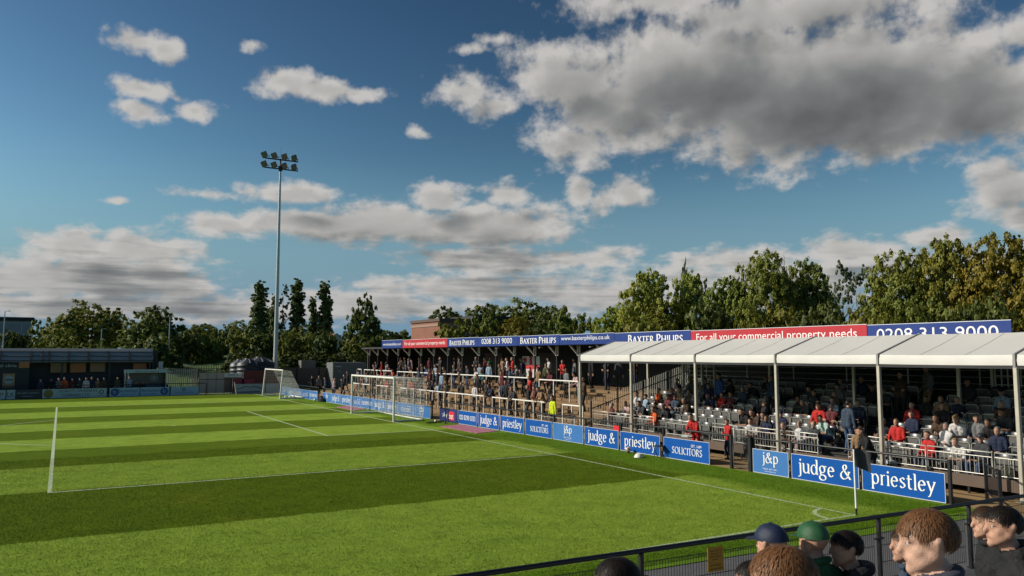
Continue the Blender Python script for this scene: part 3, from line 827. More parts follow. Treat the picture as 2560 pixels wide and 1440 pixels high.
# ---------------------------------------------------------------- crush barriers
def crush(x, ys, zb, zt, label):
    yc = (ys[0] + ys[-1]) / 2
    q = tag(empty('crush_barrier', (x, yc, 0)), label, 'crush barrier', 'white crush barriers on the terrace')
    c = MB(); c.tube([(0, ys[0] - yc, zt - .035), (0, ys[-1] - yc, zt - .035)], .042, 8); c.build('rail', M_WHITE, q)
    for y in ys:
        c = MB(); c.bar((0, y - yc, zb), (0, y - yc, zt - .06), .055, .055); c.build('post', M_OFFW, q)
FZ = .16
crush(5.62, [29.33, 30.26, 31.23, 32.18, 33.16, 34.12, 34.96, 35.83, 36.77, 37.74, 38.81, 40.04, 41.3, 42.6], FZ, 1.33, 'longest white crush barrier on the front step behind the goal net')
crush(5.62, [21.92, 22.84, 23.67, 24.63, 25.56, 26.48, 27.36, 28.26], FZ, 1.31, 'white crush barrier on the front step behind the priestley board')
crush(5.62, [19.11, 20.04, 20.87], FZ, 1.29, 'short white crush barrier on the front step beside the tent corner')
crush(5.62, [44.2, 45.41, 46.43, 47.56], FZ, 1.35, 'white crush barrier on the front step beyond the goal net')
crush(5.62, [49.06, 50.72, 51.89, 53.3], FZ, 1.35, 'farthest white crush barrier on the front step')
crush(8.0, [28.14, 29.81, 31.69, 33.46, 35.18, 36.9, 38.78, 40.53, 42.34, 43.97, 45.9, 47.71, 49.21], 1.15, 2.40, 'longest white crush barrier high on the terrace')
crush(8.0, [22.9, 23.75, 25.35, 26.89], 1.15, 2.34, 'white crush barrier high on the terrace beside the tent')
crush(8.0, [50.52, 52.31, 54.09, 55.67, 57.41], 1.15, 2.42, 'white crush barrier high on the terrace toward its far end')
crush(8.0, [58.21, 59.23], 1.15, 2.44, 'shortest white crush barrier at the far end of the terrace')

# flag hanging on the back of the terrace
q = tag(empty('hanging_flag', (10.9, 32.6, 2.15)), 'white flag with red cross hanging in the covered terrace', 'flag')
M_FRED = mat('flag_red', (.42, .03, .035), .8); M_FWH = mat('flag_white', (.55, .53, .5), .8)
c = MB(); c.box(0, -1.1, .1, .012, 1.1, 1.50); c.build('cloth', M_FWH, q)
c = MB(); c.box(-.006, -1.1, .66, -.001, 1.1, .94); c.box(-.006, -.18, .1, -.001, .18, .655); c.box(-.006, -.18, .945, -.001, .18, 1.50); c.build('red_cross', M_FRED, q)
c = MB(); c.add([(-.004, .72 + .2 * a, 1.22 + b) for a, b in ((-1, .2), (1, .2), (1, -.05), (0, -.22), (-1, -.05))], [(0, 1, 2, 3, 4)]); c.disc((-.008, .72, 1.24), (0, 1, 0), (0, 0, 1), .1, 14, 1); c.build('shield', [M_FRED, M_DARK], q)
q = tag(empty('wall_banner', (14.55, 44.5, 2.4)), 'dull pinkish banner hung on the dark back wall of the terrace', 'banner', 'banners on the terrace back wall')
c = MB(); c.box(-.02, -1.5, 0, 0, 1.5, 1.5); c.build('cloth', mat('banner_dull', (.16, .12, .13), .9), q)
q = tag(empty('wall_banner', (14.55, 36.3, 2.4)), 'dull grey banner hung on the dark back wall beside the flag', 'banner', 'banners on the terrace back wall')
c = MB(); c.box(-.02, -1.2, 0, 0, 1.2, 1.5); c.build('cloth', mat('banner_grey', (.13, .13, .13), .9), q)

# ---------------------------------------------------------------- seating stand under the tent
NR, RX, RISE, Z0 = 8, .8, .225, .28
def row_x(k): return 5.30 + RX * k
def row_z(k): return Z0 + RISE * k
t2 = tag(empty('seating_stand', (5.3, 8, 0)), 'stepped steel seating stand with brown plinth under the white tent', 'stand')
m = MB()
for k in range(NR):
    m.box(row_x(k), -2.2, row_z(k) - (.06 if k == 0 else RISE + .05), row_x(k + 1) - .002, 17.7, row_z(k))
o = m.build('seat_deck', mat('deck_dark', (.045, .042, .040), .85, var=.3), t2); o.matrix_parent_inverse = Matrix.Translation((-5.3, -8, 0))
m = MB(); m.box(5.17, -2.2, .19, 5.24, 7.2, .50); m.box(5.17, 8.45, .19, 5.24, 17.7, .50)
o = m.build('plinth', M_BROWN, t2); o.matrix_parent_inverse = Matrix.Translation((-5.3, -8, 0))
m = MB(); m.box(5.26, 7.2, .02, 5.28, 8.45, .22)
for k in range(24): m.box(5.20, -2.1 + k * .82, .0, 5.24, -2.05 + k * .82, .185)
o = m.build('plinth_feet', M_BLACK, t2); o.matrix_parent_inverse = Matrix.Translation((-5.3, -8, 0))

# one seat, then its copies
def make_seat():
    s = empty('stadium_seat')
    tag(s, 'grey plastic tip-up seat bolted on the stepped stand under the tent', 'seat', 'grey tip-up seats under the tent')
    b = MB(); vs = []
    N = 7
    for j, (z, xo) in enumerate(((.47, .60), (.56, .615), (.68, .63), (.78, .65), (.805, .665))):
        for i in range(N):
            u = i / (N - 1) * 2 - 1
            wv = .215 * (1 - .10 * (j == 4))
            vs.append((xo - .045 * (1 - u * u) * -1 - .045, u * wv, z - .012 * u * u * (j == 4)))
    b.add(vs, [(j * N + i, j * N + i + 1, (j + 1) * N + i + 1, (j + 1) * N + i) for j in range(4) for i in range(N - 1)], 0, True)
    vs2 = [(x + .03, y, z) for x, y, z in vs]
    b.add(vs2, [(j * N + i, (j + 1) * N + i, (j + 1) * N + i + 1, j * N + i + 1) for j in range(4) for i in range(N - 1)], 0, True)
    top = [4 * N + i for i in range(N)]
    b.add([vs[i] for i in top] + [vs2[i] for i in top], [(i, i + 1, N + i + 1, N + i) for i in range(N - 1)])
    b.build('backrest', M_SEAT, s)
    p = MB(); p.bbox(.50, -.20, .36, .545, .20, .70, .012); p.box(.485, -.15, .42, .499, .15, .60); p.build('seat_pan', M_SEATL, s)
    f = MB()
    f.tube([(.46, -.23, .0), (.47, -.23, .66), (.47, -.19, .70), (.47, .19, .70), (.47, .23, .66), (.46, .23, .0)], .014, 5, cap=False)
    f.box(.50, -.235, .30, .60, -.215, .36); f.box(.50, .215, .30, .60, .235, .36); f.box(.56, -.24, .0, .60, .24, .04); f.box(.58, -.235, .04, .60, -.215, .48); f.box(.58, .215, .04, .60, .235, .48)
    f.build('seat_frame', M_GALV, s)
    return s
AISLES = [(4.15, 5.45), (9.75, 10.95)]
seat0 = make_seat(); first = True; OCC = {}
for k in range(NR):
    y = -1.75
    while y < 17.4:
        if not any(a < y < b for a, b in AISLES):
            s = seat0 if first else copy_tree(seat0)
            first = False
            s.location = (row_x(k), y, row_z(k))
        y += .51

# steel barriers along the front of the seats
def steel_barrier(y0, y1, label, top=.66, zb=.50, x=5.20, bars=True, rz=0.0):
    yc = (y0 + y1) / 2; h = (y1 - y0) / 2
    q = tag(empty('steel_barrier', (x, yc, zb), rz), label, 'barrier', 'steel barriers in front of the seats')
    f = MB(); f.tube([(0, -h, 0), (0, -h, top), (0, h, top), (0, h, 0)], .021, 6); f.tube([(0, -h, .06), (0, h, .06)], .017, 6); f.tube([(0, -h, top - .13), (0, h, top - .13)], .015, 6)
    f.build('barrier_frame', M_GALV, q)
    if bars:
        b = MB(); n = int((y1 - y0) / .115)
        for i in range(1, n): b.tube([(0, -h + i * (2 * h) / n, .06), (0, -h + i * 2 * h / n, top - .13)], .008, 4)
        b.build('vertical_bars', M_GALV, q)
for (a, b, lab) in ((-2.1, -.35, 'steel barrier at the near end by the last tent post'), (-.28, 1.5, 'steel barrier in front of the red shirted man'),
  (1.56, 2.75, 'steel barrier behind the corner flag'), (5.25, 6.75, 'steel barrier in front of the white shirted seated person'), (6.85, 8.85, 'steel barrier above the pitch gate'),
  (8.92, 10.0, 'steel barrier behind the man in red'), (13.4, 14.9, 'steel barrier beside the tent post left of the orange jacket'), (14.98, 16.5, 'steel barrier above the red card'),
  (16.58, 17.7, 'steel barrier at the far end of the seat block')):
    steel_barrier(a, b, lab)
steel_barrier(2.85, 4.1, 'open steel barrier frame beside the aisle', bars=False, top=.75)
steel_barrier(11.0, 12.6, 'open steel barrier frame by the crates in the far aisle', bars=False, top=.62)
for (y0, y1, lab) in ((18.2, 19.8, 'low steel barrier standing on the path in front of the steward'), (19.9, 21.4, 'low steel barrier standing on the path left of the steward')):
    steel_barrier(y0, y1, lab, top=.85, zb=0.0, x=4.5)
# sloping side rail at the far end of the seat block
q = tag(empty('side_railing', (5.2, 17.85, 0)), 'sloping black steel railing with upright bars beside the seat block', 'railing')
f = MB(); sl = RISE / RX
f.tube([(0, 0, .55), (6.2, 0, .55 + 6.2 * sl)], .022, 6); f.tube([(0, 0, 1.25), (6.2, 0, 1.25 + 6.2 * sl)], .022, 6); f.build('rail', M_BLACK, q)
for i in range(5):
    f = MB(); x = i * 1.55; f.box(x - .03, -.03, .3 + x * sl, x + .03, .03, 1.62 + x * sl); f.build('post', M_BLACK, q)
f = MB()
for i in range(52): f.box(i * .12 - .012, -.012, .35 + i * .12 * sl, i * .12 + .012, .012, 1.62 + i * .12 * sl)
f.build('upright_bars', M_GALV, q)
# guard rails at the back of the seats
q = tag(empty('guard_rail', (row_x(NR) + .1, 8, row_z(NR - 1))), 'four-bar steel guard rail along the back of the seats', 'railing')
f = MB()
for z in (.62, .86, 1.10, 1.34): f.tube([(0, -10, z), (0, 9.6, z)], .018, 6)
f.build('rail', M_GALV, q)
for i in range(8):
    f = MB(); f.box(-.02, -9.8 + i * 2.7, 0, .02, -9.76 + i * 2.7, 1.4); f.build('post', M_GALV, q)
q = tag(empty('mesh_gate', (row_x(NR) + .02, 2.2, row_z(NR - 1) + .55)), 'grey steel grid gate at the back of the seats', 'gate')
f = MB()
for i in range(9): f.box(-.02, -.85 + i * .21, 0, .02, -.81 + i * .21, 1.25)
for i in range(5): f.box(-.03, -.87, i * .3, -.021, .87, .03 + i * .3)
f.build('grid', M_GALV, q)
f = MB(); f.box(-.04, .9, -.5, .06, 1.0, 1.5); f.build('gate_post', M_GALV, q)
q = tag(empty('stair_gate', (row_x(6), 15.9, row_z(6))), 'pale steel gate panel high at the far end of the seats', 'gate')
f = MB()
for z in (.95, 1.15, 1.35, 1.55): f.tube([(0, -1.0, z), (0, 1.0, z)], .022, 6)
for i in range(14): f.box(-.012, -.95 + i * .145, .1, .012, -.93 + i * .145, .95)
f.build('gate_panel', M_OFFW, q)
f = MB(); f.box(-.04, 1.02, 0, .04, 1.10, 2.1); f.box(-.04, -1.10, 0, .04, -1.02, 1.7); f.build('gate_post', M_OFFW, q)

# ---------------------------------------------------------------- white tent roof over the seats
M_TENT = bpy.data.materials.new('tent_fabric'); M_TENT.use_nodes = True
tt = NT(M_TENT.node_tree); geo = tt.n('ShaderNodeNewGeometry')
nn = tt.noise(geo.outputs['Position'], .7, 5, .6); n3 = tt.noise(tt.vec('MULTIPLY', geo.outputs['Position'], (1, .3, 1)), 3.0, 4, .6)
cc = tt.mix(nn, (.55, .535, .50), (.64, .625, .59)); cc = tt.mix(tt.math('MULTIPLY', tt.smooth(n3, .55, .8), .25), cc, (.5, .47, .40))
pp = tt.n('ShaderNodeBsdfPrincipled'); tt.put(pp.inputs['Base Color'], cc); pp.inputs['Roughness'].default_value = .55
bb = tt.n('ShaderNodeBump'); bb.inputs['Strength'].default_value = .35; bb.inputs['Distance'].default_value = .04; tt.put(bb.inputs['Height'], nn); tt.put(pp.inputs['Normal'], bb.outputs[0])
oo = tt.n('ShaderNodeOutputMaterial'); tt.put(oo.inputs[0], pp.outputs[0])
M_TENT2 = mat('tent_seam', (.50, .485, .45), .6)
TY = [-5.0, -1.1, 2.8, 6.7, 10.65, 14.6, 18.42]
EX, EZ, RXX, RZ = 5.0, 3.75, 7.05, 4.385
t3 = tag(empty('tent_roof', (EX, 8.0, 0)), 'long white marquee roof on slim posts over the seats', 'marquee')
def tl(mb, name, m):
    o = mb.build(name, m, t3); o.matrix_parent_inverse = Matrix.Translation((-EX, -8, 0)); return o
for a, b in zip(TY[:-1], TY[1:]):
    m = MB(); vs = []; NU, NV = 10, 8
    for side in (0, 1):
        vs = []
        for i in range(NU + 1):
            for j in range(NV + 1):
                u = i / NU; v = j / NV
                y = a + .03 + (b - a - .06) * u
                x = EX + (RXX - EX) * v if side == 0 else RXX + (RXX - EX) * v
                z = EZ + (RZ - EZ) * v if side == 0 else RZ - (RZ - EZ) * v
                z -= .045 * 4 * u * (1 - u) * (.3 + .7 * 4 * v * (1 - v)) * (1 if side == 0 else 1)
                vs.append((x, y, z))
        fs = [(i * (NV + 1) + j, i * (NV + 1) + j + 1, (i + 1) * (NV + 1) + j + 1, (i + 1) * (NV + 1) + j) for i in range(NU) for j in range(NV)]
        m.add(vs, fs, 0, True)
    tl(m, 'roof_panel', M_TENT)
    m = MB()
    for j in (1, 2):
        yy = a + (b - a) * j / 3; sg = .045 * 4 * (j / 3) * (1 - j / 3)
        pts = [(EX + (RXX - EX) * v, yy, EZ + (RZ - EZ) * v - sg * (.3 + .7 * 4 * v * (1 - v)) + .004) for v in (0, .2, .4, .6, .8, 1)]
        for p_, q_ in zip(pts[:-1], pts[1:]): m.bar(p_, q_, .03, .004)
    tl(m, 'seam', M_TENT2)
    m = MB(); vs = []
    for i in range(17):
        u = i / 16; y = a + .05 + (b - a - .10) * u; wv = .012 * math.sin(u * 25 + a)
        sg = -.045 * 4 * u * (1 - u) * .3
        vs += [(EX - .01, y, EZ + sg - .002), (EX - .035 + wv * .3, y, EZ - .14 + sg), (EX - .03 + wv, y, EZ - .28 + sg * .6)]
    fs = [(i * 3 + k, i * 3 + k + 1, (i + 1) * 3 + k + 1, (i + 1) * 3 + k) for i in range(16) for k in (0, 1)]
    m.add(vs, fs, 0, True); tl(m, 'valance', M_TENT)
    m = MB(); m.box(EX - .05, a + .05, EZ - .37, EX + .05, b - .05, EZ - .29); tl(m, 'eave_beam', M_DARK)
for y in TY:
    m = MB()
    m.bar((EX - .03, y, EZ + .008), (RXX, y, RZ + .010), .045, .04); m.bar((RXX, y, RZ + .014), (2 * RXX - EX, y, EZ + .014), .06, .05)
    m.bar((EX - .045, y, EZ - .33), (EX - .045, y, EZ + .02), .06, .05)
    tl(m, 'roof_beam', mat('beam_grey', (.26, .25, .24), .5) if 'beam_grey' not in MATS else MATS['beam_grey'])
    m = MB(); m.bbox(EX - .055, y - .05, 0, EX + .055, y + .05, EZ - .30, .01); m.box(EX - .12, y - .12, 0, EX + .12, y + .12, .012); tl(m, 'post', M_ALU)
    m = MB(); m.bbox(2 * RXX - EX - .05, y - .05, row_z(4), 2 * RXX - EX + .05, y + .05, EZ, .01); tl(m, 'post', M_ALU)
m = MB()
m.add([(EX, TY[-1] + .02, EZ), (RXX, TY[-1] + .02, RZ), (2 * RXX - EX, TY[-1] + .02, EZ)], [(0, 1, 2)]); tl(m, 'gable', M_TENT)
# ---------------------------------------------------------------- far touchline: boards, stand, dugout, fences
def X69(u):
    return float(np.interp(u, [-200, 0, 75, 386, 497, 605, 675, 760], [-27.2, -21.0, -18.7, -8.69, -4.69, -.63, 2.06, 5.3]))
def XB(u):
    return float(np.interp(u, [-200, 0, 103, 266, 345, 424, 495, 584, 640, 760], [-26.3, -20.64, -17.66, -12.68, -10.13, -7.48, -5.02, -1.81, .28, 4.8]))
FY = 66.55
M_PALE = mat('board_pale', (.40, .50, .54), .5, var=.1); M_PALE2 = mat('board_pale_blue', (.28, .44, .60), .5, var=.1)
M_DKB = mat('board_dark', (.03, .035, .05), .5, var=.2); M_OLIVE = mat('disc_olive', (.22, .17, .04), .5)
M_INK = mat('ink_dark', (.03, .035, .045), .6); M_INKB = mat('ink_blue', (.02, .07, .25), .5); M_INKR = mat('ink_maroon', (.10, .03, .04), .6)
M_GREY = mat('board_grey', (.30, .35, .42), .55, var=.1)
rf = random.Random(8)
def fboard(u0, u1, m, label, deco, h=.80):
    x0, x1 = XB(u0), XB(u1); w = x1 - x0
    q = tag(empty('advertising_board', ((x0 + x1) / 2, FY, 0)), label, 'advertising board', 'advertising boards along the far touchline')
    c = MB(); c.box(-w / 2, 0, .02, w / 2, .03, h); c.build('panel', m, q)
    c = MB(); c.box(-w / 2 - .05, .035, 0, -w / 2 + .03, .09, h + .05); c.box(w / 2 - .03, .035, 0, w / 2 + .05, .09, h + .05); c.build('support', M_BLACK, q)
    deco(q, w, h)
PYX = (1, 0, 0)
fboard(-60, 13, M_PALE, 'pale board reading P cut off by the left picture edge', lambda q, w, h: letters('lettering', 'P', (w / 2 - .28, 0, .40), PYX, PZ, .30, .36, M_INKR, q))
fboard(16, 37, M_PALE, 'small pale board reading LK', lambda q, w, h: letters('lettering', 'LK', (0, 0, .42), PYX, PZ, .5, .40, M_INK, q))
def d_dark(q, w, h):
    c = MB(); scribble(c, (0, 0, .52), PYX, PZ, w * .9, .12, rf); scribble(c, (0, 0, .24), PYX, PZ, w * .5, .09, rf); c.build('lettering', M_PALE, q)
fboard(38.5, 102, M_DKB, 'dark board with two faint pale lines beside the LK board', d_dark)
def d_qd(q, w, h):
    c = MB(); c.disc((-w / 2 + .45, -.006, .41), PYX, PZ, .36, 28); c.build('disc', M_OLIVE, q)
    letters('lettering', 'QUALITY DRAINAGE', (.25, 0, .60), PYX, PZ, w * .60, .26, M_INK, q)
    letters('lettering', 'COMPANY LTD', (.05, 0, .24), PYX, PZ, w * .43, .26, M_INK, q)
    c = MB(); c.disc((w / 2 - .42, -.006, .48), PYX, PZ, .19, 20, r0=.12); c.build('emblem', M_INK, q)
    c = MB(); scribble(c, (w / 2 - .42, 0, .18), PYX, PZ, .7, .08, rf); c.build('small_print', M_INK, q)
fboard(105, 266, M_PALE, 'long pale board reading Quality Drainage Company Ltd with olive disc', d_qd)
def d_b(side):
    def f(q, w, h):
        c = MB(); cx = side * (w / 2 - .42)
        c.disc((cx, -.006, .42), PYX, PZ, .34, 24); c.build('emblem', M_INKB, q)
        letters('lettering', 'b', (cx, -.004, .44), PYX, PZ, .22, .38, M_PALE2, q)
        letters('lettering', 'Beckenham', (-side * .3, 0, .54), PYX, PZ, w * .66, .28, M_INKB, q)
        c = MB(); scribble(c, (-side * .3, 0, .22), PYX, PZ, w * .5, .10, rf); c.build('small_print', M_INKB, q)
    return f
fboard(273, 348, M_PALE2, 'pale blue Beckenham board with its round b emblem at the left', d_b(-1))
fboard(350, 422, M_PALE2, 'pale blue Beckenham board with its round b emblem at the right', d_b(1))
def d_s(q, w, h):
    c = MB(); c.disc((-.1, -.006, .56), PYX, PZ, .15, 18, r0=.08); c.build('emblem', M_INK, q)
    c = MB(); scribble(c, (0, 0, .28), PYX, PZ, w * .72, .10, rf); c.build('small_print', M_INKB, q)
fboard(426, 496, M_PALE2, 'pale board with tiny emblem and one blue line in front of the palisade fence', d_s)
def d_g(q, w, h):
    c = MB()
    for s in (-1, 1):
        pts = [(s * .05, .60), (s * .35, .72), (s * .9, .55), (s * 1.5, .38)]
        for a, b in zip(pts[:-1], pts[1:]): c.bar((a[0], -.01, a[1]), (b[0], -.01, b[1]), .01, .07)
    c.build('emblem', M_INK, q); c = MB(); c.box(-1.4, -.012, .12, .9, -.006, .22); c.build('stripe', M_DKB, q)
fboard(586, 662, M_GREY, 'grey board with black wing emblem behind the spare goal', d_g, .95)
fboard(664, 730, M_GREY, 'plain grey board behind the net of the spare goal', lambda q, w, h: None, .95)
t = tag(empty('perimeter_rail', (XB(200), FY + .5, 0)), 'black railing run behind the boards on the far touchline', 'railing', 'black railing runs behind the boards')
m = MB(); L = XB(497) - XB(-60); m.tube([(-L * .42, 0, 1.08), (L * .60, 0, 1.08)], .035, 6); m.build('rail', M_BLACK, t)
for i in range(9):
    m = MB(); x = -L * .42 + i * L * 1.02 / 8; m.box(x - .04, -.04, 0, x + .04, .04, 1.1); m.build('post', M_BLACK, t)
for (u0, u1, lab) in ((498, 579, 'black railing frame in front of the pale exit fence'), (584, 640, 'black railing frame behind the leaning corner pole')):
    t = tag(empty('railing_frame', (XB((u0 + u1) / 2), FY + .7, 0)), lab, 'railing'); h = (XB(u1) - XB(u0)) / 2
    m = MB(); m.tube([(-h, 0, 0), (-h, 0, 1.42), (h, 0, 1.42), (h, 0, 0)], .045, 6); m.build('frame', M_BLACK, t)

# dark covered stand on the far touchline
M_ROOFG = mat('roof_grey_sheet', (.24, .26, .27), .5, var=.2, scale=.8)
M_ORNG = mat('panel_orange', (.42, .16, .06), .6, var=.15); M_TANP = mat('panel_tan', (.32, .19, .11), .6, var=.2)
q = tag(empty('far_stand', (-17, 69.5, 0)), 'long dark navy stand with grey sheet roof on the far touchline', 'stand')
def fl(mb, name, m):
    o = mb.build(name, m, q); o.matrix_parent_inverse = Matrix.Translation((17, -69.5, 0)); return o
xr = X69(386)
m = MB(); m.add([(-34, 69.2, 3.25), (xr, 69.2, 3.20), (xr, 70.6, 4.36), (-34, 70.6, 4.30), (-34, 69.2, 3.15), (xr, 69.2, 3.10), (xr, 70.6, 4.26), (-34, 70.6, 4.2)],
    [(0, 1, 2, 3), (7, 6, 5, 4), (0, 4, 5, 1), (1, 5, 6, 2), (2, 6, 7, 3)]); fl(m, 'roof', M_ROOFG)
m = MB()
for t_ in (0.0, .36, .70): 
    z = 3.22 + 1.12 * t_; y = 69.2 + 1.4 * t_; m.bar((-34, y - .03, z + .05), (xr, y - .03, z + .02), .05, .07)
fl(m, 'purlin', M_DARK)
for u in (2, 77, 104, 120, 167, 216, 267, 322, 383):
    m = MB(); x = X69(u); m.bar((x, 69.12, 3.2), (x, 70.2, 4.08), .12, .09); fl(m, 'rafter', M_DARK)
m = MB(); m.box(-34, 70.4, 0, xr + .4, 70.6, 4.2); m.box(xr - .1, 69.2, 0, xr, 70.39, 3.6); fl(m, 'back_wall', M_NAVY)
m = MB(); m.box(-34, 69.0, 3.02, xr, 69.19, 3.12); fl(m, 'eave_beam', M_BLACK)
for (u0, u1, v0, v1, mm) in ((124, 163, 907, 929, M_TANP), (172, 211, 906, 929, M_ORNG), (222, 260, 906, 928, M_TANP), (333, 369, 908, 925, M_ORNG)):
    m = MB(); z1 = 4.2 - .0379 * (v0 - 875); z0 = 4.2 - .0379 * (v1 - 875)
    m.box(X69(u0), 69.9, z0, X69(u1), 69.95, z1); fl(m, 'wall_panel', mm)
m = MB(); scribble(m, (X69(144), 69.89, 2.95), PYX, PZ, 1.1, .22, rf); scribble(m, (X69(193), 69.89, 2.9), PYX, PZ, .8, .1, rf); fl(m, 'panel_writing', M_PALE)
for x in (-20, -16.2, -12.4, -9.0):
    m = MB(); m.box(x - .07, 69.4, 0, x + .07, 69.55, 3.1); fl(m, 'post', M_BLACK)
# kiosk with sign at the left
q = tag(empty('kiosk', (X69(20), 68.0, 0)), 'dark kiosk with clinic sign and round white poster at far left', 'kiosk')
def kl(mb, name, m):
    o = mb.build(name, m, q); o.matrix_parent_inverse = Matrix.Translation((-X69(20), -68, 0)); return o
m = MB(); m.box(-30, 68.05, 0, X69(76), 69.1, 2.78); kl(m, 'cabin', M_NAVY)
m = MB(); m.box(-30, 67.98, 2.62, X69(50), 68.04, 3.05); kl(m, 'sign_board', M_DARK)
m = MB(); m.box(X69(50), 67.98, 2.62, X69(75), 68.04, 3.12); kl(m, 'orange_sign', M_ORNG)
o = letters('lettering', 'al clinic', (X69(25), 67.98, 2.82), PYX, PZ, 1.25, .24, M_PALE, q); o.matrix_parent_inverse = Matrix.Translation((-X69(20), -68, 0))
m = MB(); m.box(X69(13), 68.0, .95, X69(42), 68.04, 2.15); kl(m, 'poster', M_TANP)
m = MB(); m.disc((X69(28), 67.99, 1.62), PYX, PZ, .37, 28); kl(m, 'poster_disc', M_GREY)
m = MB(); m.box(X69(28) - .3, 67.98, 1.56, X69(28) + .3, 67.985, 1.66); kl(m, 'poster_band', M_DKB)
# dugout
q = tag(empty('dugout', (X69(363), 68.0, 0)), 'team dugout with white fascia and clear screen on the far touchline', 'dugout')
w2 = (X69(418) - X69(308)) / 2
m = MB(); m.box(-w2, -.1, 2.10, w2, -.02, 2.40); m.add([(-w2, -.02, 2.4), (w2, -.02, 2.35), (w2, 1.2, 2.1), (-w2, 1.2, 2.1)], [(0, 1, 2, 3)]); m.build('fascia', M_PALE, q)
m = MB(); scribble(m, (.1, -.1, 2.24), PYX, PZ, w2 * 1.1, .12, rf); m.build('fascia_writing', M_INK, q)
for x in (-w2 + .1, -w2 + .35, w2 - .1):
    m = MB(); m.box(x - .04, -.09, 0, x + .04, -.01, 2.1); m.build('post', M_OFFW, q)
m = MB(); m.box(-w2 + .05, 1.15, 0, w2 - .05, 1.19, 2.1); m.box(w2 - .09, -.01, 0, w2 - .05, 1.14, 2.09); m.build('back_screen', mat('screen_dull', (.10, .085, .085), .3), q)
m = MB(); m.disc((w2 - 1.0, 1.13, 1.6), PYX, PZ, .35, 24, r0=.27); m.disc((w2 - 1.0, 1.13, 1.6), PYX, PZ, .2, 24); m.build('emblem', M_GREY, q)
for i in range(5):
    m = MB(); x = -w2 + .6 + i * .62; m.bbox(x - .22, .55, .3, x + .22, .95, .45, .04); m.bbox(x - .22, .9, .45, x + .22, 1.0, 1.0, .04); m.build('seat', mat('dugout_seat_blue', (.03, .07, .13), .5) if 'dugout_seat_blue' not in MATS else MATS['dugout_seat_blue'], q)
# painted block pillar at the end of the stand
M_BLOCK = brick_mat('painted_blocks', (.55, .55, .54), (.48, .48, .48), (.25, .25, .25), 1.0, .45, .22)
m = MB(); m.bbox(X69(398.5), 69.3, 0, X69(409), 69.9, 3.12, .01); tag(m.build('block_pillar', M_BLOCK), 'white painted block pillar at the end of the far stand', 'pillar')
# palisade fence
M_PALI = mat('palisade_green', (.045, .085, .045), .5, var=.2)
M_PALL = mat('palisade_galvanised', (.42, .38, .33), .5, metal=.2, var=.15)
def palisade(x0, x1, y, z0, z1, label, m_, step=.17, rail=True):
    q = tag(empty('palisade_fence', ((x0 + x1) / 2, y, 0)), label, 'fence', 'palisade fences'); h = (x1 - x0) / 2
    m = MB(); n = int((x1 - x0) / step)
    for i in range(n):
        x = -h + (i + .5) * step
        m.add([(x - .035, 0, z0), (x + .035, 0, z0), (x + .035, 0, z1 - .1), (x, 0, z1), (x - .035, 0, z1 - .1),
               (x - .035, .02, z0), (x + .035, .02, z0), (x + .035, .02, z1 - .1), (x, .02, z1), (x - .035, .02, z1 - .1)],
              [(0, 1, 2, 3, 4), (9, 8, 7, 6, 5), (1, 6, 7, 2), (0, 4, 9, 5), (3, 2, 7, 8), (4, 3, 8, 9)])
    m.build('pales', m_, q)
    m = MB(); m.box(-h, .021, z0 + .35, h, .06, z0 + .41); m.box(-h, .021, z1 - .45, h, .06, z1 - .39); m.build('rail', M_BLACK, q)
palisade(X69(412), X69(497), 69.6, 0, 2.45, 'green palisade fence between the dugout and the pale exit fence', M_PALL)
palisade(X69(498), X69(586), 77.5, 0, 2.7, 'dark palisade fence behind the pale exit fence', M_PALI)
palisade(4.5, 15.0, 80.0, 0, 3.0, 'long dark palisade fence between floodlight and grey container', M_PALI)
# pale fence, exit gate, red wall
M_PINK = mat('fence_pale_pink', (.55, .42, .35), .8, var=.15, scale=2)
q = tag(empty('board_fence', (X69(530), 69.0, 0)), 'pale pinkish board fence left of the exit gate', 'fence')
m = MB(); h = (X69(559) - X69(497)) / 2
for i in range(3): m.box(-h + i * 2 * h / 3 + .01, 0, .05, -h + (i + 1) * 2 * h / 3 - .01, .04, 2.0)
m.build('panels', M_PINK, q)
for i in range(4):
    m = MB(); x = -h + i * 2 * h / 3; m.box(x - .03, -.03, 0, x + .03, -.005, 2.05); m.build('post', M_TANP, q)
q = tag(empty('exit_gate', (X69(582), 69.0, 0)), 'wooden gate under a white sign reading EXIT 2', 'gate'); h = (X69(604) - X69(560)) / 2
m = MB()
for i in range(10): m.box(-h + i * h / 5 + .004, .0, .05, -h + (i + 1) * h / 5 - .004, .04, 1.55)
m.build('gate_leaf', mat('gate_wood', (.22, .16, .12), .8, var=.3, scale=5), q)
m = MB(); m.box(-h - .08, -.02, 0, -h, .06, 2.0); m.box(h, -.02, 0, h + .08, .06, 2.0); m.build('gate_post', M_PINK, q)
m = MB(); m.box(-h + .01, -.06, 1.56, h - .01, -.02, 1.95); m.build('sign_panel', M_WHITE, q)
letters('lettering', 'EXIT 2', (0, -.06, 1.755), PYX, PZ, .95, .20, M_INK, q)
q = tag(empty('red_wall', (1.7, 72.0, 0)), 'dark red boarded wall behind the spare goal', 'wall')
m = MB(); m.box(-1.6, 0, 0, 2.2, .1, 2.05); m.box(-1.6, -.03, 1.98, 2.2, .13, 2.1); m.build('panel', mat('wall_dark_red', (.13, .035, .03), .8, var=.25), q)
q = tag(empty('brown_wall', (7.6, 76.0, 0)), 'long dull brown wall right of the floodlight mast', 'wall')
m = MB(); m.box(-3.6, 0, 0, 4.4, .12, 2.3); m.build('panel', mat('wall_dull_brown', (.13, .095, .075), .85, var=.3), q)
for i in range(4):
    m = MB(); m.box(-3.55 + i * 2.5, -.05, 0, -3.4 + i * 2.5, -.005, 2.4); m.build('post', M_DARK, q)
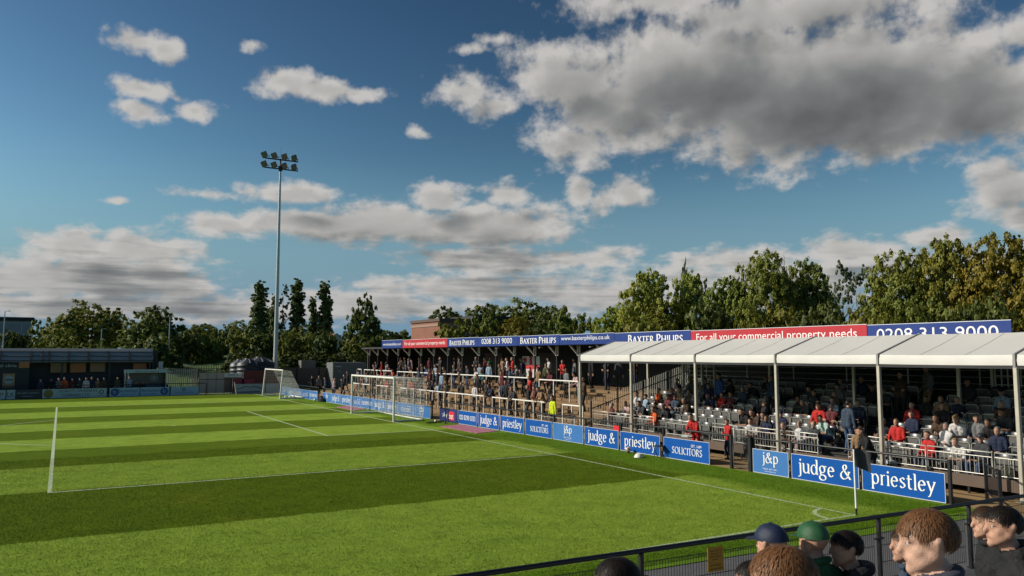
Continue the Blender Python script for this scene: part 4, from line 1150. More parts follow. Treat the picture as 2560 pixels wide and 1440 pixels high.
m = MB(); m.bbox(7.4, 77.2, 0, 9.1, 78.6, 3.1, .05); tag(m.build('service_cabinet', mat('cabinet_grey', (.14, .13, .12), .6)), 'plain grey box cabinet in front of the long palisade fence', 'cabinet')
for (x, lab) in ((XB(604), 'low red padded chair left of the spare goal'), (XB(628), 'wider red padded chair beside the goalpost of the spare goal')):
    q = tag(empty('padded_chair', (x, 68.3, 0)), lab, 'chair'); MR = mat('chair_red', (.24, .012, .03), .5) if 'chair_red' not in MATS else MATS['chair_red']
    m = MB(); m.bbox(-.6, -.3, .3, .6, .3, .85, .08); m.build('seat', MR, q)
    m = MB(); m.bbox(-.6, .2, .85, .6, .36, 1.45, .06); m.build('backrest', MR, q)
    m = MB(); m.box(-.5, -.2, 0, -.42, .2, .3); m.box(.42, -.2, 0, .5, .2, .3); m.build('leg', M_BLACK, q)
# water tanks
M_TANK = mat('tank_black_plastic', (.028, .033, .045), .5, var=.2)
for (u, y, r, h, lab) in ((600, 75.5, 1.0, 3.2, 'black ribbed water tank farthest left'), (622, 74.6, 1.15, 3.3, 'black ribbed water tank in front of the pair'), (655, 75.5, 1.5, 3.45, 'largest black water tank beside the floodlight mast')):
    q = tag(empty('water_tank', (X69(u) + (y - 69) * .18, y, 0)), lab, 'water tank', 'black water tanks by the floodlight')
    prof = [(r, 0)]
    for i in range(6):
        z = h * .8 * (i + 1) / 6; prof += [(r, z - .12), (r * 1.05, z - .08), (r * 1.05, z), (r, z + .04)]
    prof += [(r * .98, h * .86), (r * .55, h * .97), (r * .3, h)]
    m = MB(); m.lathe(prof, n=28); m.build('tank_body', M_TANK, q)
    m = MB(); m.lathe([(r * .32, h - .02), (r * .32, h + .09), (0, h + .11)], n=16); m.build('lid', M_TANK, q)
    m = MB()
    for k in range(8):
        a = k * math.pi / 4; m.bar((r * .95 * math.cos(a), r * .95 * math.sin(a), h * .88), (r * .34 * math.cos(a), r * .34 * math.sin(a), h * 1.0), .1, .06)
    m.build('lid_rib', mat('tank_rib', (.30, .31, .31), .6) if 'tank_rib' not in MATS else MATS['tank_rib'], q)
# grey container by the end of the terrace
q = tag(empty('container', (10.6, 74.0, 0)), 'grey steel container standing at the far end of the terrace', 'container')
m = MB(); m.bbox(-.5, 0, .1, 3.4, 2.4, 2.9, .03); m.build('box_body', mat('container_grey', (.15, .165, .17), .5, var=.2), q)
m = MB()
for i in range(19): m.box(-.45 + i * .2, -.04, .25, -.35 + i * .2, -.001, 2.75)
m.build('corrugation', MATS['container_grey'], q)
m = MB(); m.box(-.2, -.06, 2.4, .5, -.045, 2.52); m.box(.1, -.06, 1.9, .4, -.045, 1.98); m.build('label_plate', M_PALE, q)
# floodlight mast
q = tag(empty('floodlight_mast', (4.0, 75.0, 0)), 'tall grey floodlight mast with eight lamps on two crossarms', 'floodlight')
M_MAST = mat('mast_grey', (.40, .45, .47), .38, metal=.25, var=.08)
m = MB(); m.tube([(0, 0, 0), (0, 0, 24.4)], [.26, .11], 12); m.build('mast', M_MAST, q)
m = MB(); m.tube([(0, 0, 24.2), (0, 0, 24.75)], .2, 12); m.build('collar', M_DARK, q)
m = MB(); m.tube([(0, 0, 24.7), (0, 0, 25.6)], .09, 10); m.tube([(0, 0, 25.6), (0, 0, 27.0)], .012, 4); m.build('spigot', M_DARK, q)
M_LHOUS = mat('floodlight_housing', (.05, .055, .06), .45); M_LENS = mat('floodlight_glass', (.16, .17, .16), .12, spec=.8)
ca = math.cos(R(-2)); sa = math.sin(R(-2))
for zi, z in enumerate((24.45, 25.5)):
    m = MB(); m.bar((-1.75, 0, z), (1.95, 0, z), .12, .12); m.build('crossarm', M_DARK, q)
    for k, x in enumerate((-1.6, -.55, .55, 1.6)):
        yaw = R((22, 14, 2, -6)[k]); tilt = R(-32)
        lh = empty('lamp_head', (x, 0, z)); lh.parent = q; lh.rotation_euler = (0, 0, -yaw)
        m = MB(); 
        T_ = Matrix.Rotation(R(-24), 4, 'Y') @ Matrix.Rotation(R(20), 4, 'X')
        b = MB(); b.bbox(-.32, -.10, .08, .32, .10, .74, .03)
        for i in range(5): b.box(-.28, .101, .14 + i * .11, .28, .17, .17 + i * .11)
        b.v = [tuple(T_ @ Vector(v)) for v in b.v]; b.build('housing', M_LHOUS, lh)
        b = MB(); b.box(-.28, -.115, .12, .28, -.101, .70)
        b.v = [tuple(T_ @ Vector(v)) for v in b.v]; b.build('lens', M_LENS, lh)
        b = MB(); b.tube([(-.30, 0, .0), (-.35, 0, .4)], .03, 5); b.tube([(.30, 0, 0), (.36, .0, .38)], .03, 5); b.build('yoke', M_DARK, lh)
# lamp posts beyond the ground
for (x, y, h, lab) in ((-21.9, 90, 8.5, 'pale lamp post rising over the far stand at the picture edge'), (-12.0, 100, 7.0, 'slim lamp post against the left round tree'), (-4.6, 95, 8.5, 'slim pale lamp post right of the left round tree'),
                       (44.0, 100, 9.3, 'slim pale lamp post in front of the brick building')):
    q = tag(empty('lamp_post', (x, y, 0)), lab, 'lamp post', 'lamp posts beyond the ground')
    m = MB(); m.tube([(0, 0, 0), (0, 0, h)], [.10, .05], 8); m.build('post', M_MAST, q)
    m = MB(); m.bar((0, 0, h), (.3, -.1, h + .06), .05, .04); m.bbox(.25, -.2, h + .03, .55, -.05, h + .1, .02); m.build('lamp_head', M_MAST, q)
# buildings beyond
M_BRK = brick_mat('red_brick', (.30, .115, .07), (.25, .09, .055), (.24, .17, .14), .9)
M_WIN = mat('window_dark', (.02, .024, .028), .15, spec=.7)
q = tag(empty('brick_building', (46.2, 124, 0)), 'flat roofed red brick building behind the roof signs', 'building')
m = MB(); m.box(0, 0, 0, 31.5, 14, 10.2); m.build('wall', M_BRK, q)
m = MB(); m.box(-.12, -.12, 9.3, 31.6, 14.1, 9.75); m.build('stone_band', mat('stone_band', (.30, .20, .15), .8), q)
m = MB(); m.box(-.25, -.25, 10.2, 31.8, 14.3, 10.75); m.build('roof', mat('roof_edge_brown', (.10, .06, .045), .7), q)
m = MB(); m.box(6.5, -1.2, 10.76, 24, 9, 11.4); m.build('roof_plant', M_DARK, q)
for i in range(6):
    m = MB(); m.box(3 + i * 4.6, -.06, 5.6, 5.8 + i * 4.6, .0, 8.2); f = m.build('window', M_WIN, q)
    m = MB(); m.box(2.9 + i * 4.6, -.09, 5.5, 5.9 + i * 4.6, -.061, 5.6); m.box(4.36 + i * 4.6, -.09, 5.6, 4.44 + i * 4.6, -.061, 8.2); g = m.build('window_frame', M_OFFW, f)
q = tag(empty('office_building', (-45, 190, 0)), 'distant flat roofed office block with window bands at far left', 'building')
m = MB(); m.box(0, 0, 0, 22.6, 18, 11.2); m.build('wall', mat('office_wall', (.30, .32, .34), .6), q)
m = MB(); m.box(-.4, -.4, 11.2, 23.1, 18.4, 12.0); m.build('roof', M_DARK, q)
for fl_ in (8.3, 4.6):
    for i in range(7):
        m = MB(); m.box(.6 + i * 3.15, -.08, fl_, 3.4 + i * 3.15, 0, fl_ + 2.2); f = m.build('window', mat('office_glass', (.10, .13, .16), .12, spec=.8) if 'office_glass' not in MATS else MATS['office_glass'], q)
        m = MB(); m.box(1.9 + i * 3.15, -.12, fl_, 2.0 + i * 3.15, -.081, fl_ + 2.2); m.build('window_frame', M_PALE, f)
m = MB(); m.box(-.2, -.25, 7.0, 22.8, -.01, 8.0); m.build('dark_band', M_DARK, q)
q = tag(empty('house', (20.5, 118, 0)), 'small pale gabled house peeping over the farthest roof sign', 'house')
m = MB(); m.box(0, 0, 0, 7, 6, 4.6); m.build('wall', mat('house_render', (.55, .50, .42), .8), q)
m = MB(); m.add([(-.3, -.3, 4.6), (7.3, -.3, 4.6), (7.3, 6.3, 4.6), (-.3, 6.3, 4.6), (3.5, -.3, 7.4), (3.5, 6.3, 7.4)], [(0, 4, 5, 3), (4, 1, 2, 5), (3, 5, 2)]); m.build('roof', mat('house_tiles', (.22, .10, .06), .8), q)
m = MB(); m.add([(-.3, -.31, 4.6), (7.3, -.31, 4.6), (3.5, -.31, 7.3)], [(0, 1, 2)]); m.build('gable', MATS['house_render'], q)
m = MB(); m.box(2.6, -.36, 5.0, 3.5, -.32, 6.0); m.build('window', M_WIN, q)
# weathered plank fence on the bank above the terrace
q = tag(empty('plank_fence', (62, 96, 3.6)), 'weathered horizontal plank fence above the blue roof sign', 'fence')
MWD = mat('weathered_wood', (.20, .17, .13), .9, var=.35, scale=4)
m = MB()
for i in range(7): m.box(-3, 0, i * .42, 5.5, .05, i * .42 + .33)
m.build('planks', MWD, q)
for i in range(4):
    m = MB(); m.box(-3 + i * 2.8, -.1, -4, -2.8 + i * 2.8, -.01, 3.4); m.build('post', MWD, q)
# grass bank behind the palisade
m = MB(); vs = []; NX, NY = 16, 8
for i in range(NX + 1):
    for j in range(NY + 1):
        x = -16 + i * 1.6; y = 84 + j * 4.5; hgt = 3.3 * math.sin(math.pi * min(1, (j / NY) * .75 + .02)) * (0.9 + .1 * math.sin(i * 1.1)) * min(1, (i + 1) / 4) * min(1, (NX + 1 - i) / 3)
        vs.append((x, y, -.05 + hgt))
m.add(vs, [(i * (NY + 1) + j, (i + 1) * (NY + 1) + j, (i + 1) * (NY + 1) + j + 1, i * (NY + 1) + j + 1) for i in range(NX) for j in range(NY)], 0, True)
tag(m.build('grass_bank', mat('bank_grass', (.075, .125, .025), .95, var=.3, scale=.6)), kind='structure')
# ---------------------------------------------------------------- trees: tapered trunk and limbs, crown of leaf-sized faces in clumps
def leaf_mat(name, c_lo, c_hi, c_odd):
    m = bpy.data.materials.new(name); m.use_nodes = True
    t = NT(m.node_tree)
    geo = t.n('ShaderNodeNewGeometry'); oi = t.n('ShaderNodeObjectInfo')
    rnd_ = geo.outputs['Random Per Island']
    c = t.mix(rnd_, c_lo, c_hi)
    n = t.noise(geo.outputs['Position'], .22, 3, .5)
    c = t.mix(t.math('MULTIPLY', t.smooth(n, .48, .72), .55), c, c_odd)
    c = t.mix(1.0, c, oi.outputs['Color'], 'MULTIPLY')
    d = t.n('ShaderNodeBsdfPrincipled'); t.put(d.inputs['Base Color'], c); d.inputs['Roughness'].default_value = .55; d.inputs['Specular IOR Level'].default_value = .25
    tr = t.n('ShaderNodeBsdfTranslucent'); t.put(tr.inputs[0], t.mix(.5, c, (.12, .15, .01)))
    mx = t.n('ShaderNodeMixShader'); mx.inputs[0].default_value = .38
    t.put(mx.inputs[1], d.outputs[0]); t.put(mx.inputs[2], tr.outputs[0])
    o = t.n('ShaderNodeOutputMaterial'); t.put(o.inputs[0], mx.outputs[0])
    return m
M_LEAF = leaf_mat('leaves_green', (.065, .085, .016), (.19, .205, .042), (.22, .18, .04))
M_LEAFD = leaf_mat('leaves_dark', (.035, .055, .018), (.11, .14, .038), (.13, .13, .034))
M_LEAFY = leaf_mat('leaves_yellowing', (.11, .13, .024), (.28, .285, .06), (.32, .26, .05))
M_LEAFS = leaf_mat('leaves_silver', (.055, .075, .045), (.14, .16, .10), (.10, .12, .06))
M_BARK = mat('bark_brown', (.085, .065, .048), .95, var=.3, scale=3, bump=.6, bscale=8)
M_BARKP = mat('bark_pale', (.34, .33, .30), .9, var=.3, scale=2)

def crown_mesh(name, m, lobes, n, size, seed, droop=0.0, shell=.55):
    """lobes: (x, y, z, rx, ry, rz); leaves gather in clumps on and inside the lobes"""
    r = np.random.default_rng(seed)
    L = np.array(lobes, float)
    vol = (L[:, 3] * L[:, 4] * L[:, 5]) ** .67
    pick = r.choice(len(L), size=n // 45, p=vol / vol.sum())
    d = r.normal(size=(len(pick), 3)); d /= np.linalg.norm(d, axis=1)[:, None]
    rad = r.uniform(shell, 1.06, len(pick)) ** .8
    cc = L[pick, :3] + d * L[pick, 3:] * rad[:, None]
    cr = r.uniform(.10, .24, len(pick)) * L[pick, 3:].mean(axis=1)
    k = r.integers(0, len(pick), n)
    q = r.normal(size=(n, 3)); q /= np.linalg.norm(q, axis=1)[:, None]
    pos = cc[k] + q * (cr[k] * r.uniform(.2, 1.25, n))[:, None] * np.array([1.15, 1.15, .8])
    pos[:, 2] -= droop * r.uniform(0, 1, n)
    nor = d[k] * .9 + q * .6 + r.normal(size=(n, 3)) * .45 + np.array([0, 0, .25]); nor /= np.linalg.norm(nor, axis=1)[:, None]
    up = r.normal(size=(n, 3)); a = np.cross(nor, up); a /= np.linalg.norm(a, axis=1)[:, None]; b = np.cross(nor, a)
    s = size * r.uniform(.55, 1.3, n)[:, None]
    V = np.stack([pos - a * s * .5, pos + b * s * .62 - nor * s * .1, pos + a * s * .5, pos - b * s * .62 - nor * s * .1], 1).reshape(-1, 3)
    me = bpy.data.meshes.new(name)
    me.vertices.add(4 * n); me.vertices.foreach_set('co', V.ravel())
    me.loops.add(4 * n); me.loops.foreach_set('vertex_index', np.arange(4 * n, dtype=np.int32))
    me.polygons.add(n); me.polygons.foreach_set('loop_start', np.arange(0, 4 * n, 4, dtype=np.int32)); me.polygons.foreach_set('loop_total', np.full(n, 4, dtype=np.int32))
    me.materials.append(m); me.update(calc_edges=True); me.validate()
    return me

def trunk_mesh(name, m, h, r0, limbs, seed):
    rr = random.Random(seed); mb = MB()
    mb.tube([(0, 0, -.3), (0.03 * h * .2, 0, h * .3), (0.02 * h, .01 * h, h * .62), (.0, .02 * h, h * .92)], [r0, r0 * .75, r0 * .45, r0 * .1], 8)
    for (ang, z0, L_, rise) in limbs:
        p = Vector((0, 0, z0)); dx = Vector((math.cos(ang), math.sin(ang), 0))
        mb.tube([p, p + dx * L_ * .4 + Vector((0, 0, rise * .35)), p + dx * L_ * .75 + Vector((0, 0, rise * .75)), p + dx * L_ + Vector((0, 0, rise))], [r0 * .42, r0 * .3, r0 * .18, r0 * .05], 6)
    return mb.mesh(name, m)

def lobes_broad(h, w, seed, n=15, low=.2):
    """rounded crown: lobes spread evenly over an ellipsoid, broken by a few that stand out"""
    r = random.Random(seed); out = []
    for i in range(n):
        u = (i + .5) / n; z = 1 - 1.75 * u; a = i * 2.39996 + r.uniform(-.4, .4)
        k = r.uniform(.60, .80); q = math.sqrt(max(0, 1 - z * z)); s = w * r.uniform(.30, .46)
        hz = h * (1 - low) / 2
        out.append((w * k * q * math.cos(a), w * k * q * math.sin(a), h * low + hz + hz * .80 * z * r.uniform(.88, 1.02), s, s, s * .82))
    out.append((0, 0, h * .58, w * .62, w * .62, h * .30))
    return out
PROTO = {}
def proto(kind, lobes, n, size, m, bark, h, r0, nl, seed, **kw):
    r = random.Random(seed)
    limbs = [(r.uniform(0, 6.28), h * r.uniform(.25, .6), h * r.uniform(.15, .28), h * r.uniform(.15, .3)) for _ in range(nl)]
    cm = crown_mesh(kind + '_crown', m, lobes, n, size, seed, **kw)
    co = np.empty(len(cm.vertices) * 3); cm.vertices.foreach_get('co', co); co = co.reshape(-1, 3)
    PROTO[kind] = (trunk_mesh(kind + '_trunk', bark, h, r0, limbs, seed), cm, float(np.percentile(co[:, 2], 99.3)), float(np.percentile(np.abs(co[:, 0]), 96)))
proto('broad_a', lobes_broad(10, 5.0, 11, 22), 22000, .27, M_LEAF, M_BARK, 9, .35, 7, 1)
proto('broad_b', lobes_broad(10, 4.6, 23, 20, .15), 22000, .27, M_LEAF, M_BARK, 9, .35, 7, 2)
proto('dark_a', lobes_broad(10, 4.8, 31, 20, .12), 22000, .27, M_LEAFD, M_BARK, 9, .35, 7, 3)
proto('yellow_a', lobes_broad(10, 4.4, 47, 24, .10), 34000, .20, M_LEAFY, M_BARK, 9, .28, 8, 4)
proto('yellow_b', lobes_broad(10, 5.0, 53, 28, .10), 36000, .20, M_LEAFY, M_BARK, 9, .28, 8, 5)
rp = random.Random(3)
proto('poplar', [(rp.uniform(-.22, .22), rp.uniform(-.22, .22), 1.0 + i * .41, .95 - .6 * abs(i / 21 - .35) ** 1.3, .95 - .6 * abs(i / 21 - .35) ** 1.3, .8) for i in range(22)], 26000, .17, M_LEAFD, M_BARK, 9.5, .22, 0, 6, shell=.2)
proto('poplar_thin', [(rp.uniform(-.5, .5), rp.uniform(-.5, .5), 1.2 + i * .66, .95 - .5 * abs(i / 13 - .4), .95 - .5 * abs(i / 13 - .4), .6) for i in range(14)], 7000, .17, M_LEAFS, M_BARKP, 9.6, .16, 5, 7, shell=.1)
cl = []
for i in range(9):
    z = .9 + i * 1.0; w_ = 3.9 * (1 - (i / 9.4) ** 1.9) + .30
    for k in range(7):
        a = k * .9 + i * .5; cl.append((w_ * .62 * math.cos(a), w_ * .62 * math.sin(a), z, w_ * .46, w_ * .46, .75))
proto('conifer', cl, 34000, .24, M_LEAFD, M_BARK, 9.6, .3, 0, 8, droop=.3, shell=.15)
proto('bush', [(rp.uniform(-3.2, 3.2), rp.uniform(-2, 2), rp.uniform(1.0, 4.2), rp.uniform(1.0, 1.9), rp.uniform(1.0, 1.9), rp.uniform(.9, 1.5)) for _ in range(18)], 16000, .25, M_LEAFD, M_BARK, 4, .15, 5, 9, shell=.35)
proto('bush_green', [(rp.uniform(-2.8, 2.8), rp.uniform(-2, 2), rp.uniform(.8, 4.0), rp.uniform(1.0, 1.8), rp.uniform(1.0, 1.8), rp.uniform(.9, 1.4)) for _ in range(18)], 16000, .23, M_LEAF, M_BARK, 4, .15, 5, 10, shell=.35)
proto('birch', [(rp.uniform(-1.1, 1.1), rp.uniform(-1.1, 1.1), 2.2 + i * .5, .85, .85, .6) for i in range(16)], 9000, .17, M_LEAFS, M_BARKP, 9.8, .15, 9, 12, shell=.1)

CX, CY, CH = -16.33, -12.105, 3.739
def tree(kind, az_deg, dist, top, label, group, half=3.0, tint=(1, 1, 1), name=None, base=0.0):
    """az: bearing from the corner of the near stand; top: height of the crown; half: half its breadth, metres"""
    tm, cm, h, w = PROTO[kind]
    a = R(az_deg)
    x = CX + dist * math.sin(a); y = CY + dist * math.cos(a)
    e = empty(name or 'tree', (x, y, base), random.Random(int(az_deg * 100) + int(dist)).uniform(0, 6.28))
    sz = (max(2.0, top) - base) / h; sx = half / w
    tag(e, label, 'tree' if 'bush' not in kind else 'shrub', group)
    for nm, me in (('trunk', tm), ('crown', cm)):
        o = bpy.data.objects.new(nm, me); COL.objects.link(o); o.parent = e
        o.scale = (sx, sx, sz)
        o.color = (*tint, 1)
    return e
tree('broad_a', 1.7, 140, 11.5, 'broad rounded tree, larger of the two behind the far stand', 'trees beyond the far touchline', 5.85, (1.55, 1.47, 1.4), 'tree')
tree('dark_a', 5.4, 120, 10.3, 'darker rounded tree at the right end of the far stand', 'trees beyond the far touchline', 4.12, (1.94, 1.86, 1.71), 'tree')
tree('bush_green', -0.7, 165, 10.1, 'low green tree beside the office block', 'trees beyond the far touchline', 3.64, (1.4, 1.4, 1.55), 'shrub')
tree('bush', -2.7, 150, 7.3, 'dark shrub below the office block', 'shrubs beyond the far touchline', 2.59, (1.15, 1.15, 1.15), 'shrub')
tree('bush_green', -0.3, 115, 5.6, 'leafy shrub just behind the roof of the far stand, left part', 'shrubs beyond the far touchline', 2.80, (1.03, 1.03, 1.03), 'shrub')
tree('bush_green', 2.2, 112, 5.4, 'leafy shrub behind the roof of the far stand below the broad tree', 'shrubs beyond the far touchline', 3.31, (0.92, 0.98, 0.92), 'shrub')
tree('bush', 5.5, 108, 5.9, 'shrub behind the roof end of the far stand', 'shrubs beyond the far touchline', 3.28, (1.49, 1.49, 1.38), 'shrub')
tree('broad_b', 8.1, 190, 10.5, 'distant round tree right of the darker rounded tree', 'trees beyond the far touchline', 5.43, (1.16, 1.24, 1.24), 'tree')
tree('broad_a', 10.5, 200, 11.4, 'distant round tree left of the poplars', 'trees beyond the far touchline', 4.84, (1.24, 1.32, 1.32), 'tree')
tree('bush', 7.5, 125, 6.6, 'dark shrub right of the slim lamp post', 'shrubs beyond the far touchline', 2.67, (1.38, 1.32, 1.15), 'shrub')
tree('bush_green', 9.2, 118, 7.0, 'bushy green shrub above the green palisade fence', 'shrubs beyond the far touchline', 2.83, (0.98, 1.15, 0.98), 'shrub')
tree('bush_green', 11.1, 112, 6.9, 'bushy green shrub above the exit gate', 'shrubs beyond the far touchline', 2.45, (1.38, 1.32, 1.15), 'shrub')
tree('bush', 13.1, 110, 6.6, 'bushy shrub left of the floodlight mast', 'shrubs beyond the far touchline', 2.70, (0.98, 1.15, 0.98), 'shrub')
tree('bush_green', 14.7, 108, 6.7, 'bushy shrub right of the floodlight mast', 'shrubs beyond the far touchline', 2.67, (1.38, 1.32, 1.15), 'shrub')
tree('bush', 16.7, 106, 6.3, 'bushy shrub below the tallest right poplar', 'shrubs beyond the far touchline', 2.65, (0.98, 1.15, 0.98), 'shrub')
tree('bush_green', 18.5, 104, 5.7, 'bushy shrub below the conifer', 'shrubs beyond the far touchline', 2.35, (1.38, 1.32, 1.15), 'shrub')
tree('bush', 20.3, 112, 6.3, 'bushy shrub at the far end of the stand roof', 'shrubs beyond the far touchline', 2.83, (0.98, 1.15, 0.98), 'shrub')
tree('broad_b', 8.1, 150, 8.4, 'mid green tree between the round tree and the poplars', 'trees beyond the far touchline', 3.22, (0.96, 1.05, 0.96), 'tree')
tree('dark_a', 9.8, 145, 8.0, 'dark tree just left of the poplars', 'trees beyond the far touchline', 3.14, (0.96, 1.05, 0.96), 'tree')
tree('dark_a', 11.9, 140, 7.6, 'dark tree under the tallest poplar', 'trees beyond the far touchline', 3.07, (0.96, 1.05, 0.96), 'tree')
tree('broad_a', 14.5, 140, 8.2, 'dark tree under the middle poplars', 'trees beyond the far touchline', 3.46, (0.96, 1.05, 0.96), 'tree')
tree('dark_a', 16.3, 140, 8.0, 'dark tree under the right-hand poplars', 'trees beyond the far touchline', 3.14, (0.96, 1.05, 0.96), 'tree')
tree('dark_a', 17.9, 142, 7.7, 'dark tree left of the broad conifer', 'trees beyond the far touchline', 2.49, (0.96, 1.05, 0.96), 'tree')
tree('dark_a', 21.3, 150, 7.9, 'dark tree right of the broad conifer', 'trees beyond the far touchline', 3.43, (0.96, 1.05, 0.96), 'tree')
tree('bush', 11.2, 98, 4.1, 'low dark shrub behind the water tanks', 'shrubs beyond the far touchline', 2.86, (0.92, 0.92, 0.92), 'shrub')
tree('bush', 15.0, 95, 3.8, 'low dark shrub behind the brown wall', 'shrubs beyond the far touchline', 2.83, (0.92, 0.92, 0.92), 'shrub')
tree('bush', 17.7, 95, 3.9, 'low dark shrub behind the grey container', 'shrubs beyond the far touchline', 2.62, (0.92, 0.92, 0.92), 'shrub')
tree('poplar', 12.0, 150, 16.7, 'tallest poplar left of the floodlight mast', 'trees beyond the far touchline', 1.46, (1.71, 1.71, 1.71), 'tree')
tree('poplar', 12.7, 155, 12.5, 'short poplar close left of the floodlight mast', 'trees beyond the far touchline', 1.06, (1.55, 1.55, 1.55), 'tree')
tree('poplar', 13.0, 152, 14.6, 'slim poplar half hidden by the floodlight mast', 'trees beyond the far touchline', 0.82, (1.55, 1.55, 1.55), 'tree')
tree('poplar_thin', 13.6, 150, 16.7, 'thin see-through poplar right of the floodlight mast', 'trees beyond the far touchline', 0.89, (1.16, 1.24, 1.16), 'tree')
tree('poplar', 14.5, 150, 17.3, 'tall dense poplar second right of the floodlight mast', 'trees beyond the far touchline', 1.34, (1.78, 1.71, 1.55), 'tree')
tree('poplar', 15.6, 152, 14.3, 'shorter poplar beside the right-hand tall poplar', 'trees beyond the far touchline', 0.91, (1.71, 1.71, 1.55), 'tree')
tree('poplar', 16.4, 150, 17.0, 'tall poplar farthest right of the row', 'trees beyond the far touchline', 1.35, (1.94, 1.78, 1.55), 'tree')
tree('poplar', 16.7, 150, 12.1, 'smallest poplar at the right end of the row', 'trees beyond the far touchline', 0.75, (1.71, 1.63, 1.55), 'tree')
tree('conifer', 19.2, 125, 12.4, 'broad dark conifer left of the roof signs', 'trees beyond the far touchline', 3.03, (1.4, 1.4, 1.32), 'tree')
tree('broad_b', 20.9, 180, 9.1, 'distant tree behind the house gable', 'trees beyond the far touchline', 3.65, (1.24, 1.32, 1.24), 'tree')
tree('dark_a', 25.0, 170, 13.9, 'dark tree behind the left corner of the brick building', 'trees behind the brick building', 4.56, (1.45, 1.45, 1.45), 'tree')
tree('broad_b', 27.9, 165, 14.1, 'green tree behind the middle of the brick building', 'trees behind the brick building', 5.08, (1.16, 1.23, 1.23), 'tree')
tree('broad_a', 31.1, 160, 14.5, 'widest tree behind the brick building', 'trees behind the brick building', 6.78, (1.09, 1.23, 1.23), 'tree')
tree('dark_a', 32.6, 150, 12.6, 'dark tree behind the right end of the brick building', 'trees behind the brick building', 3.85, (1.45, 1.45, 1.45), 'tree')
tree('bush_green', 26.1, 118, 9.0, 'olive shrub in front of the brick building', 'trees behind the brick building', 3.32, (1.45, 1.38, 1.16), 'shrub')
tree('bush_green', 28.0, 120, 9.7, 'olive tree left of the yellow ochre shrub', 'trees behind the brick building', 2.77, (1.3, 1.38, 1.16), 'shrub')
tree('yellow_a', 30.3, 118, 9.3, 'yellow ochre shrub in front of the brick building', 'trees behind the brick building', 2.63, (1.3, 1.04, 0.72), 'tree')
tree('bush_green', 33.9, 115, 10.4, 'loose green shrub right of the brick building', 'trees behind the brick building', 3.24, (1.3, 1.45, 1.45), 'shrub')
tree('bush_green', 36.1, 110, 8.6, 'loose shrub above the plank fence', 'trees behind the brick building', 2.81, (1.45, 1.45, 1.16), 'shrub')
tree('yellow_a', 37.7, 95, 9.4, 'small yellow-green tree at the left of the right-hand grove', 'trees behind the seating stand', 2.66, (1.48, 1.65, 1.32), 'tree')
tree('yellow_a', 40.0, 88, 12.8, 'pale yellow-green tree, first tall one of the right-hand grove', 'trees behind the seating stand', 2.89, (1.57, 1.65, 1.32), 'tree')
tree('conifer', 42.5, 100, 14.6, 'small dark pointed conifer between yellow-green trees', 'trees behind the seating stand', 0.90, (1.32, 1.32, 1.32), 'tree')
tree('yellow_a', 43.0, 90, 12.7, 'yellow-green tree with light upright top beside the small conifer', 'trees behind the seating stand', 2.25, (1.4, 1.57, 1.32), 'tree')
tree('broad_b', 45.3, 84, 11.6, 'green tree in shadow left of the big domed tree', 'trees behind the seating stand', 2.29, (1.48, 1.65, 1.48), 'tree')
tree('yellow_b', 48.1, 84, 13.9, 'big domed olive tree in the middle of the right-hand grove', 'trees behind the seating stand', 3.18, (1.09, 1.15, 1.02), 'tree')
tree('yellow_a', 50.8, 88, 13.4, 'olive tree close right of the big domed tree', 'trees behind the seating stand', 2.53, (0.86, 0.99, 0.99), 'tree')
tree('birch', 52.9, 78, 12.1, 'sparse silvery birch, taller of two', 'trees behind the seating stand', 0.96, (1.65, 1.65, 1.65), 'tree')
tree('birch', 53.9, 80, 11.9, 'sparse silvery birch, shorter of two', 'trees behind the seating stand', 0.94, (1.48, 1.65, 1.65), 'tree')
tree('broad_a', 51.9, 95, 10.9, 'dark tree behind the sparse birches', 'trees behind the seating stand', 2.04, (1.15, 1.32, 1.48), 'tree')
tree('yellow_b', 56.5, 76, 12.4, 'olive tree right of the birches', 'trees behind the seating stand', 3.06, (1.02, 1.09, 0.96), 'tree')
tree('yellow_a', 59.3, 76, 13.4, 'tallest olive brown tree at the right', 'trees behind the seating stand', 2.55, (1.09, 1.06, 0.89), 'tree')
tree('yellow_b', 62.2, 74, 13.1, 'brown orange tree at the right picture edge', 'trees behind the seating stand', 2.89, (1.29, 0.96, 0.66), 'tree')
tree('yellow_b', 64.9, 74, 12.7, 'olive tree beyond the right picture edge', 'trees behind the seating stand', 2.49, (1.09, 0.99, 0.74), 'tree')
tree('poplar_thin', 63.2, 84, 14.5, 'thin dark tree poking above the brown orange tree', 'trees behind the seating stand', 0.72, (0.74, 0.82, 0.74), 'tree')
tree('bush_green', 40.1, 78, 8.0, 'low yellow-green bush above the red roof sign', 'bushes behind the roof signs', 2.76, (1.5, 1.42, 1.12), 'shrub')
tree('bush', 44.2, 74, 8.3, 'dark bush above the red roof sign', 'bushes behind the roof signs', 2.76, (1.5, 1.5, 1.5), 'shrub')
tree('bush_green', 48.1, 72, 8.2, 'bush below the big domed tree', 'bushes behind the roof signs', 2.46, (1.5, 1.42, 1.12), 'shrub')
tree('bush', 51.6, 70, 7.7, 'dark bush below the birches', 'bushes behind the roof signs', 2.26, (1.5, 1.5, 1.5), 'shrub')
tree('bush_green', 55.0, 68, 7.8, 'bush above the end of the red sign', 'bushes behind the roof signs', 2.21, (1.5, 1.42, 1.12), 'shrub')
tree('bush_green', 58.2, 66, 7.7, 'bush above the nearest blue sign', 'bushes behind the roof signs', 2.24, (1.5, 1.5, 1.5), 'shrub')
tree('bush', 61.5, 66, 7.7, 'bush at the right picture edge', 'bushes behind the roof signs', 2.46, (1.5, 1.42, 1.12), 'shrub')
